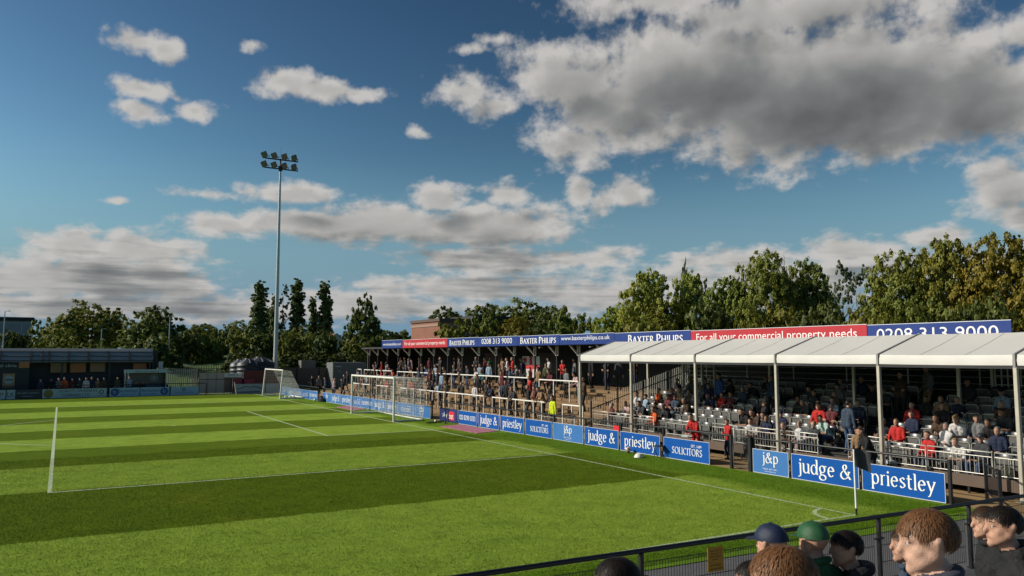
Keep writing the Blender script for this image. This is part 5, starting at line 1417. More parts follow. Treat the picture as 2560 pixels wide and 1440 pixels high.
# far wooded skyline, one mass
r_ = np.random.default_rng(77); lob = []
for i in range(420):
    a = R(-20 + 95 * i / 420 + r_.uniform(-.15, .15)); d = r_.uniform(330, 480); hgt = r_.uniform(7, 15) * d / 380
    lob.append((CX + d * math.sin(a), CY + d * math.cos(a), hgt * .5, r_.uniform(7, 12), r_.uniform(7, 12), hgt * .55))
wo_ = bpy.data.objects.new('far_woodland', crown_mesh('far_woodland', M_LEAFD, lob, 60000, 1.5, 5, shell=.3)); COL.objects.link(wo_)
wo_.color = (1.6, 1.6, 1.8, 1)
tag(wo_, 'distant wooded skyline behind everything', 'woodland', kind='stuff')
# ---------------------------------------------------------------- near terrace, front rail, signs on it
m = MB()
for k in range(0, 11):
    y1 = -5 - k; z = .3 * k
    m.box(-32, y1 - 1.0, z - .35 if k else -.2, 12, y1 - .002, z + (.012 if k == 0 else 0))
tag(m.build('near_terrace', M_CONC), kind='structure')
def RY(x): return -3.58 - .040 * (x + 10.46)
RZ0 = math.atan(-.040)
POSTX = [-16.63, -14.23, -11.83, -9.43, -7.03, -4.63, -2.23, .17, 2.57]
t = tag(empty('front_rail', (-7.03, RY(-7.03), 0), RZ0), 'thick black front rail with posts between spectators and pitch', 'railing')
m = MB(); m.tube([(-9.8, 0, 1.10), (9.8, 0, 1.10)], .034, 12); m.build('rail', M_BLACK, t)
m = MB()
for x in (-6.5, -.1, 3.6, 6.9): m.tube([(x - .05, 0, 1.10), (x + .05, 0, 1.10)], .038, 12)
m.build('rail_sleeve', M_BLACK, t)
for x in POSTX:
    lx = x + 7.03
    m = MB(); m.bbox(lx - .03, -.03, 0, lx + .03, .03, 1.07, .006); m.box(lx - .10, -.02, .74, lx + .10, .02, .77); m.box(lx - .06, -.05, 0, lx + .06, .05, .015)
    m.build('post', M_BLACK, t)
for a, b in zip(POSTX[:-1], POSTX[1:]):
    xc = (a + b) / 2 + 7.03
    m = MB()
    for i in range(47): m.box(xc - 1.14 + i * .0496 - .003, .052, .08, xc - 1.14 + i * .0496 + .003, .058, .93)
    for z in (.09, .35, .62, .925): m.tube([(xc - 1.15, .064, z), (xc + 1.15, .064, z)], .006, 5)
    m.build('mesh_panel', M_BLACK, t)
M_YEL = mat('notice_yellow', (.50, .25, .015), .5, var=.08); M_NRED = mat('notice_red', (.30, .015, .012), .5)
q = tag(empty('notice_sign', (-8.13, RY(-8.13) - .02, .845), RZ0), 'yellow notice sign fixed on the front rail mesh', 'sign')
m = MB(); m.bbox(-.15, 0, -.17, .15, .012, .17, .004); m.build('panel', M_YEL, q)
m = MB(); r7 = random.Random(4)
for z, w in ((.12, .22), (.08, .18), (.04, .25), (.0, .12), (-.08, .24), (-.13, .24)): scribble(m, (0, 0, z), PX, PZ, w, .026, r7, off=.003, mean=.02)
m.build('lettering', mat('notice_ink', (.10, .035, .01), .6), q)
q = tag(empty('notice_sign', (-3.36, RY(-3.36) - .02, .83), RZ0), 'red notice sign on the front rail mesh half behind a head', 'sign')
m = MB(); m.bbox(-.20, 0, -.20, .20, .012, .20, .004); m.build('panel', M_NRED, q)
letters('lettering', 'NO', (0, 0, .09), PX, PZ, .11, .07, M_OFFW, q); letters('lettering', 'STANDING', (0, 0, -.03), PX, PZ, .30, .055, M_OFFW, q)

# ---------------------------------------------------------------- people
def attr_mat(name, attr, rough, bump=0.0, bscale=30.0, sss=False):
    m = bpy.data.materials.new(name); m.use_nodes = True
    t = NT(m.node_tree)
    a = t.n('ShaderNodeAttribute'); a.attribute_type = 'OBJECT'; a.attribute_name = attr
    geo = t.n('ShaderNodeNewGeometry')
    n = t.noise(geo.outputs['Position'], 9.0, 4, .6)
    c = t.mix(1.0, a.outputs[0], t.ramp(n, [(.25, (.72, .72, .72)), (.75, (1.12, 1.12, 1.12))]), 'MULTIPLY')
    p = t.n('ShaderNodeBsdfPrincipled'); t.put(p.inputs['Base Color'], c); p.inputs['Roughness'].default_value = rough
    p.inputs['Specular IOR Level'].default_value = .3
    if bump:
        b = t.n('ShaderNodeBump'); b.inputs['Strength'].default_value = bump; b.inputs['Distance'].default_value = .03
        t.put(b.inputs['Height'], t.noise(geo.outputs['Position'], bscale, 5, .6, dist=.8)); t.put(p.inputs['Normal'], b.outputs[0])
    o = t.n('ShaderNodeOutputMaterial'); t.put(o.inputs[0], p.outputs[0])
    return m
P_SKIN = attr_mat('person_skin', 'skin_colour', .5, .25, 150)
P_TOP = attr_mat('person_top', 'top_colour', .75, .9, 11)
P_BOT = attr_mat('person_trousers', 'bottom_colour', .8, .7, 11)
P_SHOE = mat('person_shoes', (.03, .03, .032), .6)
P_EYE = mat('person_eyes', (.03, .02, .015), .25); P_LIP = mat('person_lips', (.40, .20, .15), .5)
P_HAIR = attr_mat('person_hair', 'hair_colour', .5, .2, 160)
th_ = NT.__new__(NT); th_.t = P_HAIR.node_tree                        # every lock a little lighter or darker
pr_ = next(n for n in th_.t.nodes if n.type == 'BSDF_PRINCIPLED'); src = pr_.inputs['Base Color'].links[0].from_socket
g_ = th_.n('ShaderNodeNewGeometry')
th_.put(pr_.inputs['Base Color'], th_.mix(1.0, src, th_.ramp(g_.outputs['Random Per Island'], [(0, (.72, .70, .68)), (.6, (1.05, 1.03, 1.0)), (1, (1.4, 1.34, 1.26))]), 'MULTIPLY'))
PMATS = [P_SKIN, P_TOP, P_BOT, P_SHOE, P_EYE, P_LIP, mat('person_eye_white', (.55, .52, .48), .3), mat('person_brows', (.07, .04, .025), .8)]

def capsule(mb, a, b, ra, rb, n=10):
    a = Vector(a); b = Vector(b); d = b - a
    L = d.length
    d = d.normalized() if L > 1e-6 else Vector((0, 0, 1))
    u = d.orthogonal().normalized(); v = d.cross(u)
    rings = [(a - d * ra * .98, ra * .2), (a - d * ra * .7, ra * .71), (a, ra), (b, rb), (b + d * rb * .7, rb * .71), (b + d * rb * .98, rb * .2)]
    vs = [c + (u * math.cos(2 * math.pi * k / n) + v * math.sin(2 * math.pi * k / n)) * r for c, r in rings for k in range(n)]
    fs = [(i * n + k, i * n + (k + 1) % n, (i + 1) * n + (k + 1) % n, (i + 1) * n + k) for i in range(5) for k in range(n)]
    fs += [tuple(range(n - 1, -1, -1)), tuple(range(5 * n, 6 * n))]
    mb.add(vs, fs)

def ik(S, W, l1, l2, hint):
    S = Vector(S); W = Vector(W); d = W - S; L = min(d.length, (l1 + l2) * .999); d.normalize()
    W = S + d * L
    c = (l1 * l1 - l2 * l2 + L * L) / (2 * L); h = math.sqrt(max(0, l1 * l1 - c * c))
    hv = Vector(hint); hv = (hv - d * hv.dot(d)).normalized()
    return S + d * c + hv * h, W

def figure(pose):
    """skeleton as tapered limbs (a, b, ra, rb, tag) facing +Y, feet (or seat's floor) at z = 0; also fingers and head frame"""
    c = []; fing = []
    sit = pose.get('sit', False); lean = R(pose.get('lean', 3)); build = pose.get('build', 1.0)
    pel = Vector((0, .0, .50 if sit else .93))
    up = Vector((0, math.sin(lean), math.cos(lean))); fw = Vector((0, math.cos(lean), -math.sin(lean))); rt = Vector((1, 0, 0))
    belly = pel + up * .17; chest = pel + up * .36; neck = pel + up * .53
    for s in (-1, 1):
        c.append((pel + rt * .075 * s - up * .02, belly + rt * .065 * s, .115 * build, .112 * build, 1 if not sit else 1))
        c.append((belly + rt * .065 * s, chest + rt * .085 * s, .112 * build, .118 * build, 1))
        c.append((chest + rt * .08 * s + up * .06, neck + rt * .13 * s - up * .06, .112 * build, .075, 1))
        c.append((neck + rt * .05 * s - up * .02, neck + rt * .17 * s - up * .075, .06, .068, 1))
    c.append((neck - up * .05, neck + up * .07 + fw * .012, .062, .055, 0))
    c.append((neck - up * .04 - fw * .01, neck + up * .012, .078, .070, 1))
    # head
    hy = R(pose.get('hyaw', 0)); hp = R(pose.get('hpitch', 0)) + lean * .35
    hc = neck + up * .165 + Vector((0, .028, 0))
    F = Vector((-math.sin(hy) * math.cos(hp), math.cos(hy) * math.cos(hp), -math.sin(hp))); Rr = Vector((math.cos(hy), math.sin(hy), 0)); U = Rr.cross(F)
    def H(x, y, z): return hc + Rr * x + F * y + U * z
    c += [(H(0, -.028, .03), H(0, .03, .035), .079, .074, 0), (H(0, .02, .0), H(0, .042, -.055), .071, .052, 0), (H(0, .045, -.065), H(0, .074, -.090), .042, .028, 0), (H(-.02, .066, -.05), H(.02, .066, -.05), .030, .030, 0),
          (H(-.034, .046, -.018), H(.034, .046, -.018), .036, .036, 0), (H(-.033, .078, .036), H(.033, .078, .036), .017, .017, 0),
          (H(0, .092, .02), H(0, .108, -.02), .010, .0155, 0), (H(0, .02, -.07), H(0, -.01, -.10), .05, .055, 0)]
    for s in (-1, 1):
        c += [(H(.076 * s, -.006, -.015), H(.084 * s, -.014, .022), .012, .017, 0), (H(.050 * s, .0, -.03), H(.027 * s, .056, -.072), .036, .029, 0), (H(.052 * s, .03, .03), H(.058 * s, .0, .0), .03, .03, 0)]
        fing += [(H(.031 * s, .0765, .011), H(.031 * s, .077, .011), .0125, .0125, 6), (H(.031 * s, .0843, .011), H(.031 * s, .0848, .011), .0058, .0058, 4),
                 (H(.016 * s, .0935, .034), H(.034 * s, .0905, .040), .0035, .0045, 7), (H(.034 * s, .0905, .040), H(.050 * s, .079, .036), .0045, .003, 7),
                 (H(.016 * s, .088, .018), H(.046 * s, .082, .0185), .0042, .0042, 0)]
    fing += [(H(-.021, .0925, -.050), H(0, .097, -.047), .003, .0045, 5), (H(0, .097, -.047), H(.021, .0925, -.050), .0045, .003, 5), (H(-.016, .093, -.056), H(.016, .093, -.056), .004, .004, 5)]
    # arms
    for s, key in ((-1, 'wl'), (1, 'wr')):
        S = neck + rt * .19 * s - up * .085
        W = Vector(pose[key]); 
        E, W = ik(S, W, .29, .255, pose.get('hint', (s * .7, -1, -.2)))
        bare = pose.get('bare', False)
        c.append((S, E, .062, .048, 1)); c.append((E, W, .046, .036, 0 if bare else 1))
        hd = (W - E).normalized()
        if key + 'd' in pose: hd = Vector(pose[key + 'd']).normalized()
        pn = hd.cross(Vector((s, 0, 0))); 
        if pn.length < .2: pn = hd.cross(Vector((0, 0, 1)))
        pn.normalize(); sd_ = hd.cross(pn).normalized()
        c.append((W, W + hd * .075, .030, .030, 0))
        curl = pose.get('curl', .5)
        for i, ln in enumerate((.068, .078, .074, .058)):
            o = W + hd * .085 + sd_ * (.013 * (i - 1.5) * 1.6)
            k1 = o + (hd + pn * curl * .5).normalized() * ln * .5; k2 = k1 + (hd + pn * curl * 1.6).normalized() * ln * .5
            fing.append((o - hd * .03, k1, .0092, .0085)); fing.append((k1, k2, .0085, .007))
        o = W + hd * .02 + sd_ * .03; k1 = o + (hd * .6 + sd_ * .8).normalized() * .04; fing.append((W + hd * .012 + sd_ * .012, k1, .012, .010)); fing.append((k1, k1 + (hd + sd_ * .2 + pn * .3).normalized() * .032, .010, .008))
    # legs
    for s, key in ((-1, 'al'), (1, 'ar')):
        Hp = pel + rt * .095 * s - Vector((0, 0, .03))
        A = Vector(pose.get(key, (.10 * s, -.02, .085)))
        K, A = ik(Hp, A, .425, .42, (0.15 * s, 1, .1))
        c.append((Hp, K, .092, .062, 2)); c.append((K, A, .058, .043, 2))
        td = Vector(pose.get('toe', (.12 * s, 1, -.12))).normalized()
        c.append((A - Vector((0, .03, .035)), A + td * .14 - Vector((0, 0, .035)), .042, .036, 3))
    if pose.get('hood'):
        for i in range(8):
            a0 = R(200 + i * 20 - 20); a1 = R(200 + (i + 1) * 20 - 20)
            c.append((neck + rt * .115 * math.cos(a0) + fw * (.10 * math.sin(a0) - .0) + up * (.03 - .02 * math.sin(a0)), neck + rt * .115 * math.cos(a1) + fw * .10 * math.sin(a1) + up * (.03 - .02 * math.sin(a1)), .040, .040, 1))
    if pose.get('collar'):
        for i in range(12):
            a0 = R(i * 30); a1 = R(i * 30 + 30)
            c.append((neck + rt * .072 * math.cos(a0) + fw * (.072 * math.sin(a0) + .01) + up * (.045 - .022 * math.sin(a0)), neck + rt * .072 * math.cos(a1) + fw * (.072 * math.sin(a1) + .01) + up * (.045 - .022 * math.sin(a1)), .022, .022, 1))
    return c, fing, (hc, Rr, F, U)

def body_mesh(name, pose, voxel):
    c, fing, frame = figure(pose)
    mb = MB()
    for a, b, ra, rb, t in c: capsule(mb, a, b, ra, rb, 12)
    me0 = mb.mesh(name + '_raw', [])
    o = bpy.data.objects.new(name + '_raw', me0); COL.objects.link(o)
    md = o.modifiers.new('r', 'REMESH'); md.mode = 'VOXEL'; md.voxel_size = voxel; md.use_smooth_shade = True
    sm = o.modifiers.new('s', 'SMOOTH'); sm.iterations = 3 if voxel > .012 else 4; sm.factor = .5
    dg = bpy.context.evaluated_depsgraph_get()
    me = bpy.data.meshes.new_from_object(o.evaluated_get(dg))
    me.name = name
    bpy.data.objects.remove(o); bpy.data.meshes.remove(me0)
    n = len(me.polygons); cen = np.empty(n * 3); me.polygons.foreach_get('center', cen); cen = cen.reshape(-1, 3)
    best = np.full(n, 1e9); tg = np.zeros(n, dtype=np.int32)
    for a, b, ra, rb, t in c:
        a = np.array(a); d = np.array(b) - a; L2 = max(1e-9, d @ d)
        u = np.clip(((cen - a) @ d) / L2, 0, 1)
        e = np.linalg.norm(cen - a - u[:, None] * d, axis=1) - (ra + (rb - ra) * u) - (.004 if t in (4, 5) else 0)
        k = e < best; best[k] = e[k]; tg[k] = t
    # fingers: unequal, bent, rooted in the palm, joined to the body surface's mesh
    bm = bmesh.new(); bm.from_mesh(me)
    bm.faces.ensure_lookup_table()
    for i, f in enumerate(bm.faces): f.material_index = int(tg[i]); f.smooth = True
    fb = MB()
    for q_ in fing: capsule(fb, *q_[:4], 6 if len(q_) == 4 else 10)
    vs = [bm.verts.new(v) for v in fb.v]
    ftag = []
    for q_ in fing: ftag += [q_[4] if len(q_) > 4 else 0] * ((6 if len(q_) == 4 else 10) * 5 + 2)
    for f, tg_ in zip(fb.f, ftag):
        nf = bm.faces.new([vs[i] for i in f]); nf.material_index = tg_; nf.smooth = True
    me.materials.clear()
    for x in PMATS: me.materials.append(x)
    bm.to_mesh(me); bm.free()
    return me, frame

def hair_mesh(name, frame, style, seed=1, strands=0):
    hc, Rr, F, U = frame
    def H(x, y, z): return hc + Rr * x + F * y + U * z
    mb = MB(); NU, NV = 26, 16
    r = random.Random(seed)
    vs = []; keep = {}
    thick = {'short': .003, 'crop': .004, 'long': .018, 'cap': .012, 'beanie': .014, 'messy': .007}[style]
    for j in range(NV + 1):
        th = math.pi * .80 * j / NV
        for i in range(NU):
            ph = 2 * math.pi * i / NU
            x = math.sin(th) * math.sin(ph); y = math.sin(th) * math.cos(ph); z = math.cos(th)
            ns = mnoise.noise(Vector((x * 3 + seed, y * 3, z * 3))) * (.005 if style in ('messy', 'short', 'long') else .002)
            tk = thick + ns
            p = (x * (.080 + tk), y * (.104 + tk) - .002, z * (.092 + tk) + .030)
            if style == 'long' and p[2] < -.01 and y < .3: p = (p[0] * 1.1, min(p[1], -.02), p[2] - .05)
            vs.append(H(*p))
            low = {'short': -.045, 'crop': -.035, 'long': -.20, 'cap': .02, 'beanie': -.005, 'messy': -.06}[style]
            fl = {'short': .074, 'crop': .076, 'long': .055, 'cap': .03, 'beanie': .035, 'messy': .066}[style]
            # hairline: high over the face, level over the ears, low at the nape
            t_ = max(0.0, min(1.0, (p[1] + .035) / .10))
            low += mnoise.noise(Vector((x * 9 + seed, y * 9, 1.7))) * .012 if style not in ('cap', 'beanie') else 0
            lim = low * (1 - t_) + fl * t_
            if abs(p[0]) > .055 and p[1] > -.045 and style in ('short', 'crop', 'messy'): lim = max(lim, .034)
            keep[(j, i)] = p[2] > lim
    fs = []
    for j in range(NV):
        for i in range(NU):
            i2 = (i + 1) % NU
            q = [(j, i), (j, i2), (j + 1, i2), (j + 1, i)]
            if all(keep[k] for k in q): fs.append(tuple(a * NU + b for a, b in q))
    mb.add(vs, fs, 0, True)
    if style == 'cap':
        pts = [(-.075, .06), (-.07, .13), (-.04, .17), (0, .18), (.04, .17), (.07, .13), (.075, .06)]
        mb.add([H(x, y, .045 - (y - .06) * .15) for x, y in pts] + [H(x, y, .033 - (y - .06) * .15) for x, y in pts], [tuple(range(7)), tuple(range(13, 6, -1))] + [(i, i + 7, i + 8, i + 1) for i in range(6)])
        mb.add([H(.012 * math.cos(k), .012 * math.sin(k) - .002, .137 + (.006 if k == 0 else 0)) for k in range(6)], [(0, 1, 2, 3, 4, 5)])
    if style == 'beanie':
        for i in range(24):
            a0 = 2 * math.pi * i / 24; a1 = 2 * math.pi * (i + 1) / 24
            z0 = .012 + .03 * (math.cos(a0) + 1) / 2; z1 = .012 + .03 * (math.cos(a1) + 1) / 2
            capsule(mb, H(.094 * math.sin(a0), .115 * math.cos(a0) - .002, z0), H(.094 * math.sin(a1), .115 * math.cos(a1) - .002, z1), .013, .013, 6)
    for s in range(strands):
        th = math.acos(1 - r.random() * 1.35); ph = r.uniform(0, 6.283)
        x = math.sin(th) * math.sin(ph); y = math.sin(th) * math.cos(ph); z = math.cos(th)
        p = Vector((x * (.082 + thick), y * (.106 + thick), z * (.094 + thick) + .03))
        t_ = max(0.0, min(1.0, (p[1] + .035) / .10))
        if p[2] < -.05 * (1 - t_) + .072 * t_ + r.gauss(0, .010): continue
        if abs(p[0]) > .055 and p[1] > -.045 and p[2] < .034 + r.gauss(0, .008): continue
        # comb from the crown outwards and down
        dwn = Vector((x * .6, y * .6 + .25, -.9)); nrm = Vector((x, y, z)); tng = (dwn - nrm * dwn.dot(nrm)).normalized()
        tng = (tng + Vector((r.uniform(-.22, .22), r.uniform(-.22, .22), r.uniform(-.12, .12)))).normalized()
        ln = r.uniform(.018, .042); sdv = nrm.cross(tng).normalized() * r.uniform(.0008, .0016)
        p0 = p - nrm * .004; p1 = p + tng * ln * .55 + nrm * (r.uniform(.0, .002) - (ln * .55) ** 2 * 5.5); p2 = p + tng * ln + nrm * (r.uniform(-.001, .002) - ln ** 2 * 5.5)
        mb.add([H(*(p0 - sdv)), H(*(p0 + sdv)), H(*(p1 + sdv)), H(*(p1 - sdv)), H(*p2)], [(0, 1, 2, 3), (3, 2, 4)], 0, True)
    return mb.mesh(name, P_HAIR)

C_ = {'black': (.014, .014, .016), 'charcoal': (.04, .042, .048), 'navy': (.014, .022, .055), 'red': (.48, .022, .02), 'white': (.58, .56, .55), 'grey': (.17, .17, .175), 'maroon': (.11, .02, .025),
      'pale blue': (.27, .36, .46), 'tan': (.28, .17, .09), 'orange': (.60, .10, .02), 'green': (.02, .09, .035), 'mint': (.38, .52, .46), 'brown': (.075, .045, .03), 'olive': (.07, .07, .03), 'blue': (.03, .07, .24), 'denim': (.06, .10, .19), 'yellow': (.62, .72, .02), 'pink': (.50, .33, .33), 'slate blue': (.035, .055, .09), 'teal': (.06, .20, .20)}
HAIRC = {'dark': (.018, .013, .010), 'brown': (.055, .032, .018), 'fair': (.26, .17, .08), 'grey': (.20, .19, .18), 'ginger': (.20, .095, .042), 'black': (.01, .01, .01)}
SKIN = [(.52, .29, .20), (.46, .25, .17), (.56, .34, .25), (.30, .16, .10)]
ST = dict(wl=(-.27, .06, .80), wr=(.27, .06, .80))
POSES = {
 'stand': ST,
 'pockets': dict(wl=(-.20, .13, .90), wr=(.20, .13, .90), hint=None, lean=2),
 'folded': dict(wl=(.10, .22, 1.13), wr=(-.10, .25, 1.10), wld=(1, .1, .1), wrd=(-1, .1, .1)),
 'lean': dict(lean=24, wl=(-.10, .48, .98), wr=(.12, .48, .98), wld=(.7, .5, -.1), wrd=(-.7, .5, -.1), al=(-.11, -.10, .085), ar=(.12, -.05, .085)),
 'phone': dict(wl=(-.10, .30, 1.38), wr=(.24, .10, .84), wld=(.3, .2, 1)),
 'walk': dict(wl=(-.25, .20, .86), wr=(.25, -.16, .86), al=(-.09, -.26, .14), ar=(.10, .24, .085)),
 'sit': dict(sit=True, lean=4, wl=(-.13, .33, .62), wr=(.13, .33, .62), al=(-.12, .44, .085), ar=(.13, .44, .085)),
 'sit_lean': dict(sit=True, lean=30, wl=(-.06, .52, .62), wr=(.08, .52, .62), bare=True, al=(-.14, .42, .085), ar=(.14, .42, .085)),
 'sit_folded': dict(sit=True, lean=-4, wl=(.09, .20, .74), wr=(-.09, .23, .71), wld=(1, .1, .1), wrd=(-1, .1, .1), al=(-.12, .40, .085), ar=(.13, .46, .085)),
}
for p in POSES.values():
    if p.get('hint', 1) is None: p['hint'] = (0, -1, 0)
BODIES = {}; HAIRS = {}
for k, p in POSES.items():
    for tw, yaw in (('', 0), ('_turned', 28)):
        if tw and k not in ('stand', 'lean', 'sit', 'folded'): continue
        q = dict(p); q['hyaw'] = yaw
        BODIES[k + tw] = body_mesh('figure_' + k + tw, q, .019)
USED = set()
def person(pose, x, y, z, face, top, bottom, hair, hcol, label, group, scale=1.0, tone=0, mesh=None, frame=None, strands=0):
    """face: bearing faced, degrees anticlockwise from +Y"""
    me, fr = BODIES[pose] if mesh is None else (mesh, frame)
    o = bpy.data.objects.new('person', me); COL.objects.link(o)
    o.location = (x, y, z); o.rotation_euler = (0, 0, R(face)); o.scale = (scale,) * 3
    o['top_colour'] = C_.get(top, (.1, .1, .1)) if isinstance(top, str) else top
    o['bottom_colour'] = C_.get(bottom, (.1, .1, .1)); o['skin_colour'] = SKIN[tone]
    key = (pose, hair, strands)
    if key not in HAIRS: HAIRS[key] = hair_mesh('hair_' + hair, fr, hair, seed=len(HAIRS) + 1, strands=strands)
    h = bpy.data.objects.new({'cap': 'cap', 'beanie': 'beanie'}.get(hair, 'hair'), HAIRS[key]); COL.objects.link(h); h.parent = o
    h['hair_colour'] = HAIRC[hcol] if hcol in HAIRC else C_[hcol]
    base = label; 
    assert base not in USED, base
    USED.add(base)
    tag(o, label, 'person', group)
    return o

# --- seated and standing under the tent: (pose, row, y, top, bottom, hair, colour of hair or hat, tone)
BAY = ['nearest', 'second', 'third', 'fourth', 'farthest']
ROW = ['front', 'second', 'third', 'fourth', 'fifth', 'sixth', 'seventh', 'top']
G1 = 'spectators under the tent'
SEATED = [('sit', 2, 16.9, 'white', 'charcoal', 'short', 'brown', 0), ('sit_lean', 1, 15.8, 'charcoal', 'black', 'messy', 'dark', 0), ('sit', 3, 15.2, 'tan', 'charcoal', 'short', 'grey', 2), ('sit_folded', 2, 15.3, 'maroon', 'navy', 'short', 'dark', 0),
 ('sit_lean', 1, 16.8, 'pink', 'denim', 'long', 'fair', 2), ('sit', 0, 14.2, 'orange', 'black', 'short', 'dark', 1), ('sit', 0, 15.4, 'brown', 'black', 'cap', 'black', 0), ('sit_folded', 3, 16.4, 'orange', 'black', 'short', 'brown', 0),
 ('sit_lean', 1, 9.5, 'black', 'charcoal', 'short', 'dark', 0), ('sit_lean', 1, 9.0, 'brown', 'navy', 'short', 'brown', 1), ('sit_lean', 1, 8.48, 'charcoal', 'black', 'crop', 'dark', 0), ('sit', 1, 7.9, 'navy', 'black', 'cap', 'navy', 0),
 ('sit', 0, 6.5, 'white', 'pink', 'short', 'fair', 2), ('sit_lean', 1, 6.0, 'mint', 'denim', 'short', 'brown', 0), ('sit', 2, 6.9, 'red', 'charcoal', 'short', 'dark', 0), ('sit', 3, 7.0, 'pale blue', 'denim', 'long', 'brown', 2), ('sit_folded', 2, 6.2, 'maroon', 'black', 'crop', 'grey', 0),
 ('sit', 0, 1.85, 'red', 'denim', 'short', 'brown', 0), ('sit_lean', 0, 1.05, 'white', 'grey', 'short', 'fair', 2), ('sit', 0, .42, 'charcoal', 'denim', 'cap', 'charcoal', 0), ('sit', 1, 3.3, 'red', 'black', 'short', 'brown', 1), ('sit', 2, 3.2, 'navy', 'black', 'short', 'grey', 0),
 ('sit_lean', 2, 1.8, 'white', 'navy', 'long', 'fair', 2), ('sit', 3, 2.6, 'black', 'black', 'short', 'dark', 0), ('sit_folded', 4, 2.6, 'navy', 'charcoal', 'short', 'grey', 0), ('sit', 4, 3.4, 'tan', 'black', 'short', 'fair', 0), ('sit', 5, .9, 'maroon', 'navy', 'short', 'dark', 1),
 ('sit', 5, 2.0, 'pale blue', 'denim', 'cap', 'black', 0), ('sit_folded', 4, 8.6, 'charcoal', 'black', 'short', 'brown', 0), ('sit', 4, 7.4, 'brown', 'black', 'short', 'grey', 0), ('sit', 5, 6.4, 'black', 'black', 'short', 'dark', 1),
 ('sit', 5, 8.0, 'grey', 'black', 'beanie', 'charcoal', 0), ('sit', 6, 3.2, 'charcoal', 'black', 'short', 'dark', 0), ('sit_lean', 3, 12.8, 'navy', 'black', 'short', 'dark', 0), ('sit', 4, 12.2, 'slate blue', 'black', 'short', 'brown', 0),
 ('sit', 5, 13.8, 'black', 'charcoal', 'cap', 'navy', 0), ('sit', 4, 14.4, 'grey', 'black', 'short', 'grey', 0), ('sit', 3, 8.4, 'black', 'black', 'short', 'dark', 3), ('sit', 6, 7.2, 'navy', 'black', 'short', 'grey', 0), ('sit', 5, 16.2, 'charcoal', 'black', 'short', 'brown', 0)]
for (ps, k, y, top, bot, hair, hc, tn) in SEATED:
    y = round((y + 1.75) / .51) * .51 - 1.75
    bay = sum(y > b for b in (2.8, 6.7, 10.65, 14.6))
    hat = {'cap': ' and %s cap' % hc, 'beanie': ' and %s beanie' % hc, 'long': ', long %s hair' % hc}.get(hair, '')
    person(ps if ps != 'sit' or (k + int(y * 2)) % 2 else 'sit_turned', row_x(k) + .52, y, row_z(k) - .04, 90 + random.Random(int(y * 50) + k).uniform(-14, 14), top, bot, hair, hc,
           'person, %s top%s, seated in %s row, %s tent bay' % (top, hat, ROW[k], BAY[bay]), G1, random.Random(k * 31 + int(y * 9)).uniform(.94, 1.03), tn)
rq = random.Random(21); taken = {}
for o in list(bpy.data.objects):
    if o.name.startswith('person'): taken[(round(o.location.x, 1), round(o.location.y, 1))] = 1
TOPS = ['black', 'navy', 'charcoal', 'grey', 'maroon', 'white', 'red', 'brown', 'slate blue', 'pale blue', 'olive', 'pink', 'tan', 'green']
WT = [5, 4, 5, 3, 3, 3, 4, 3, 3, 2, 2, 1, 1, 1]
made = 0
for n_ in range(900):
    if made >= 46: break
    k = rq.choice([0, 1, 1, 2, 2, 3, 3, 4, 5, 6]); y = rq.randrange(38) * .51 - 1.75
    if any(a - .1 < y < b + .1 for a, b in AISLES) or y > 17.2: continue
    if (y > 11.2 and k < 3 and 11.2 < y < 13.4) or (k < 4 and y < 0) : continue
    if (round(row_x(k) + .52, 1), round(y, 1)) in taken: continue
    tp = rq.choices(TOPS if k < 4 else TOPS[:5] + ['brown'], WT if k < 4 else WT[:5] + [3])[0]
    bay = sum(y > b for b in (2.8, 6.7, 10.65, 14.6))
    lab = 'person, %s top, seated in %s row, %s tent bay' % (tp, ROW[k], BAY[bay])
    if lab in USED: continue
    taken[(round(row_x(k) + .52, 1), round(y, 1))] = 1; made += 1
    person(rq.choice(['sit', 'sit_lean', 'sit_turned', 'sit_folded']), row_x(k) + .52, y, row_z(k) - .04, 90 + rq.uniform(-18, 18), tp, rq.choice(['black', 'charcoal', 'denim', 'navy']), rq.choice(['short', 'short', 'crop', 'messy']), rq.choice(['dark', 'brown', 'grey', 'fair', 'dark']), lab, G1, rq.uniform(.93, 1.03), rq.choice([0, 0, 1, 2, 3]))
person('stand', row_x(1) + .1, 4.85, row_z(1), -95, 'slate blue', 'denim', 'short', 'dark', 'person in dark blue coat and jeans standing in the aisle, back to the pitch', G1)
person('stand', row_x(4) + .2, 13.1, row_z(4), 80, 'blue', 'black', 'short', 'dark', 'person in blue coat standing among dark back rows, fourth tent bay', G1)
person('pockets', row_x(4) + .3, 10.3, row_z(4), 95, 'slate blue', 'black', 'short', 'grey', 'person in slate coat standing in the dark far aisle', G1)
person('pockets', row_x(6) + .2, 4.6, row_z(6), 70, 'grey', 'tan', 'short', 'brown', 'person in grey top and tan shorts standing high in the nearer aisle', G1)
person('folded', row_x(5) + .2, 5.1, row_z(5), 100, 'brown', 'black', 'short', 'dark', 'person in brown coat standing with folded arms high in the nearer aisle', G1)
person('stand', row_x(7) + .3, .2, row_z(7), 85, 'maroon', 'navy', 'short', 'brown', 'person in maroon top standing at the top row, nearest tent bay', G1)
G2 = 'people on the path behind the boards'
person('lean', 3.62, 9.2, 0, 100, 'red', 'red', 'short', 'dark', 'person in red top and red trousers leaning on the rail behind the solicitors board', G2, .97)
person('folded', 4.6, 8.6, 0, 80, 'red', 'navy', 'short', 'brown', 'child in red top standing by the barrier above the pitch gate', G2, .82)
person('lean', 3.75, 2.25, 0, 60, 'black', 'black', 'short', 'brown', 'person in black leaning on the rail behind the corner flag', G2, 1.0)
person('stand', 4.3, 3.0, 0, 130, 'tan', 'black', 'short', 'dark', 'person in tan jacket standing behind the corner flag', G2, .95)
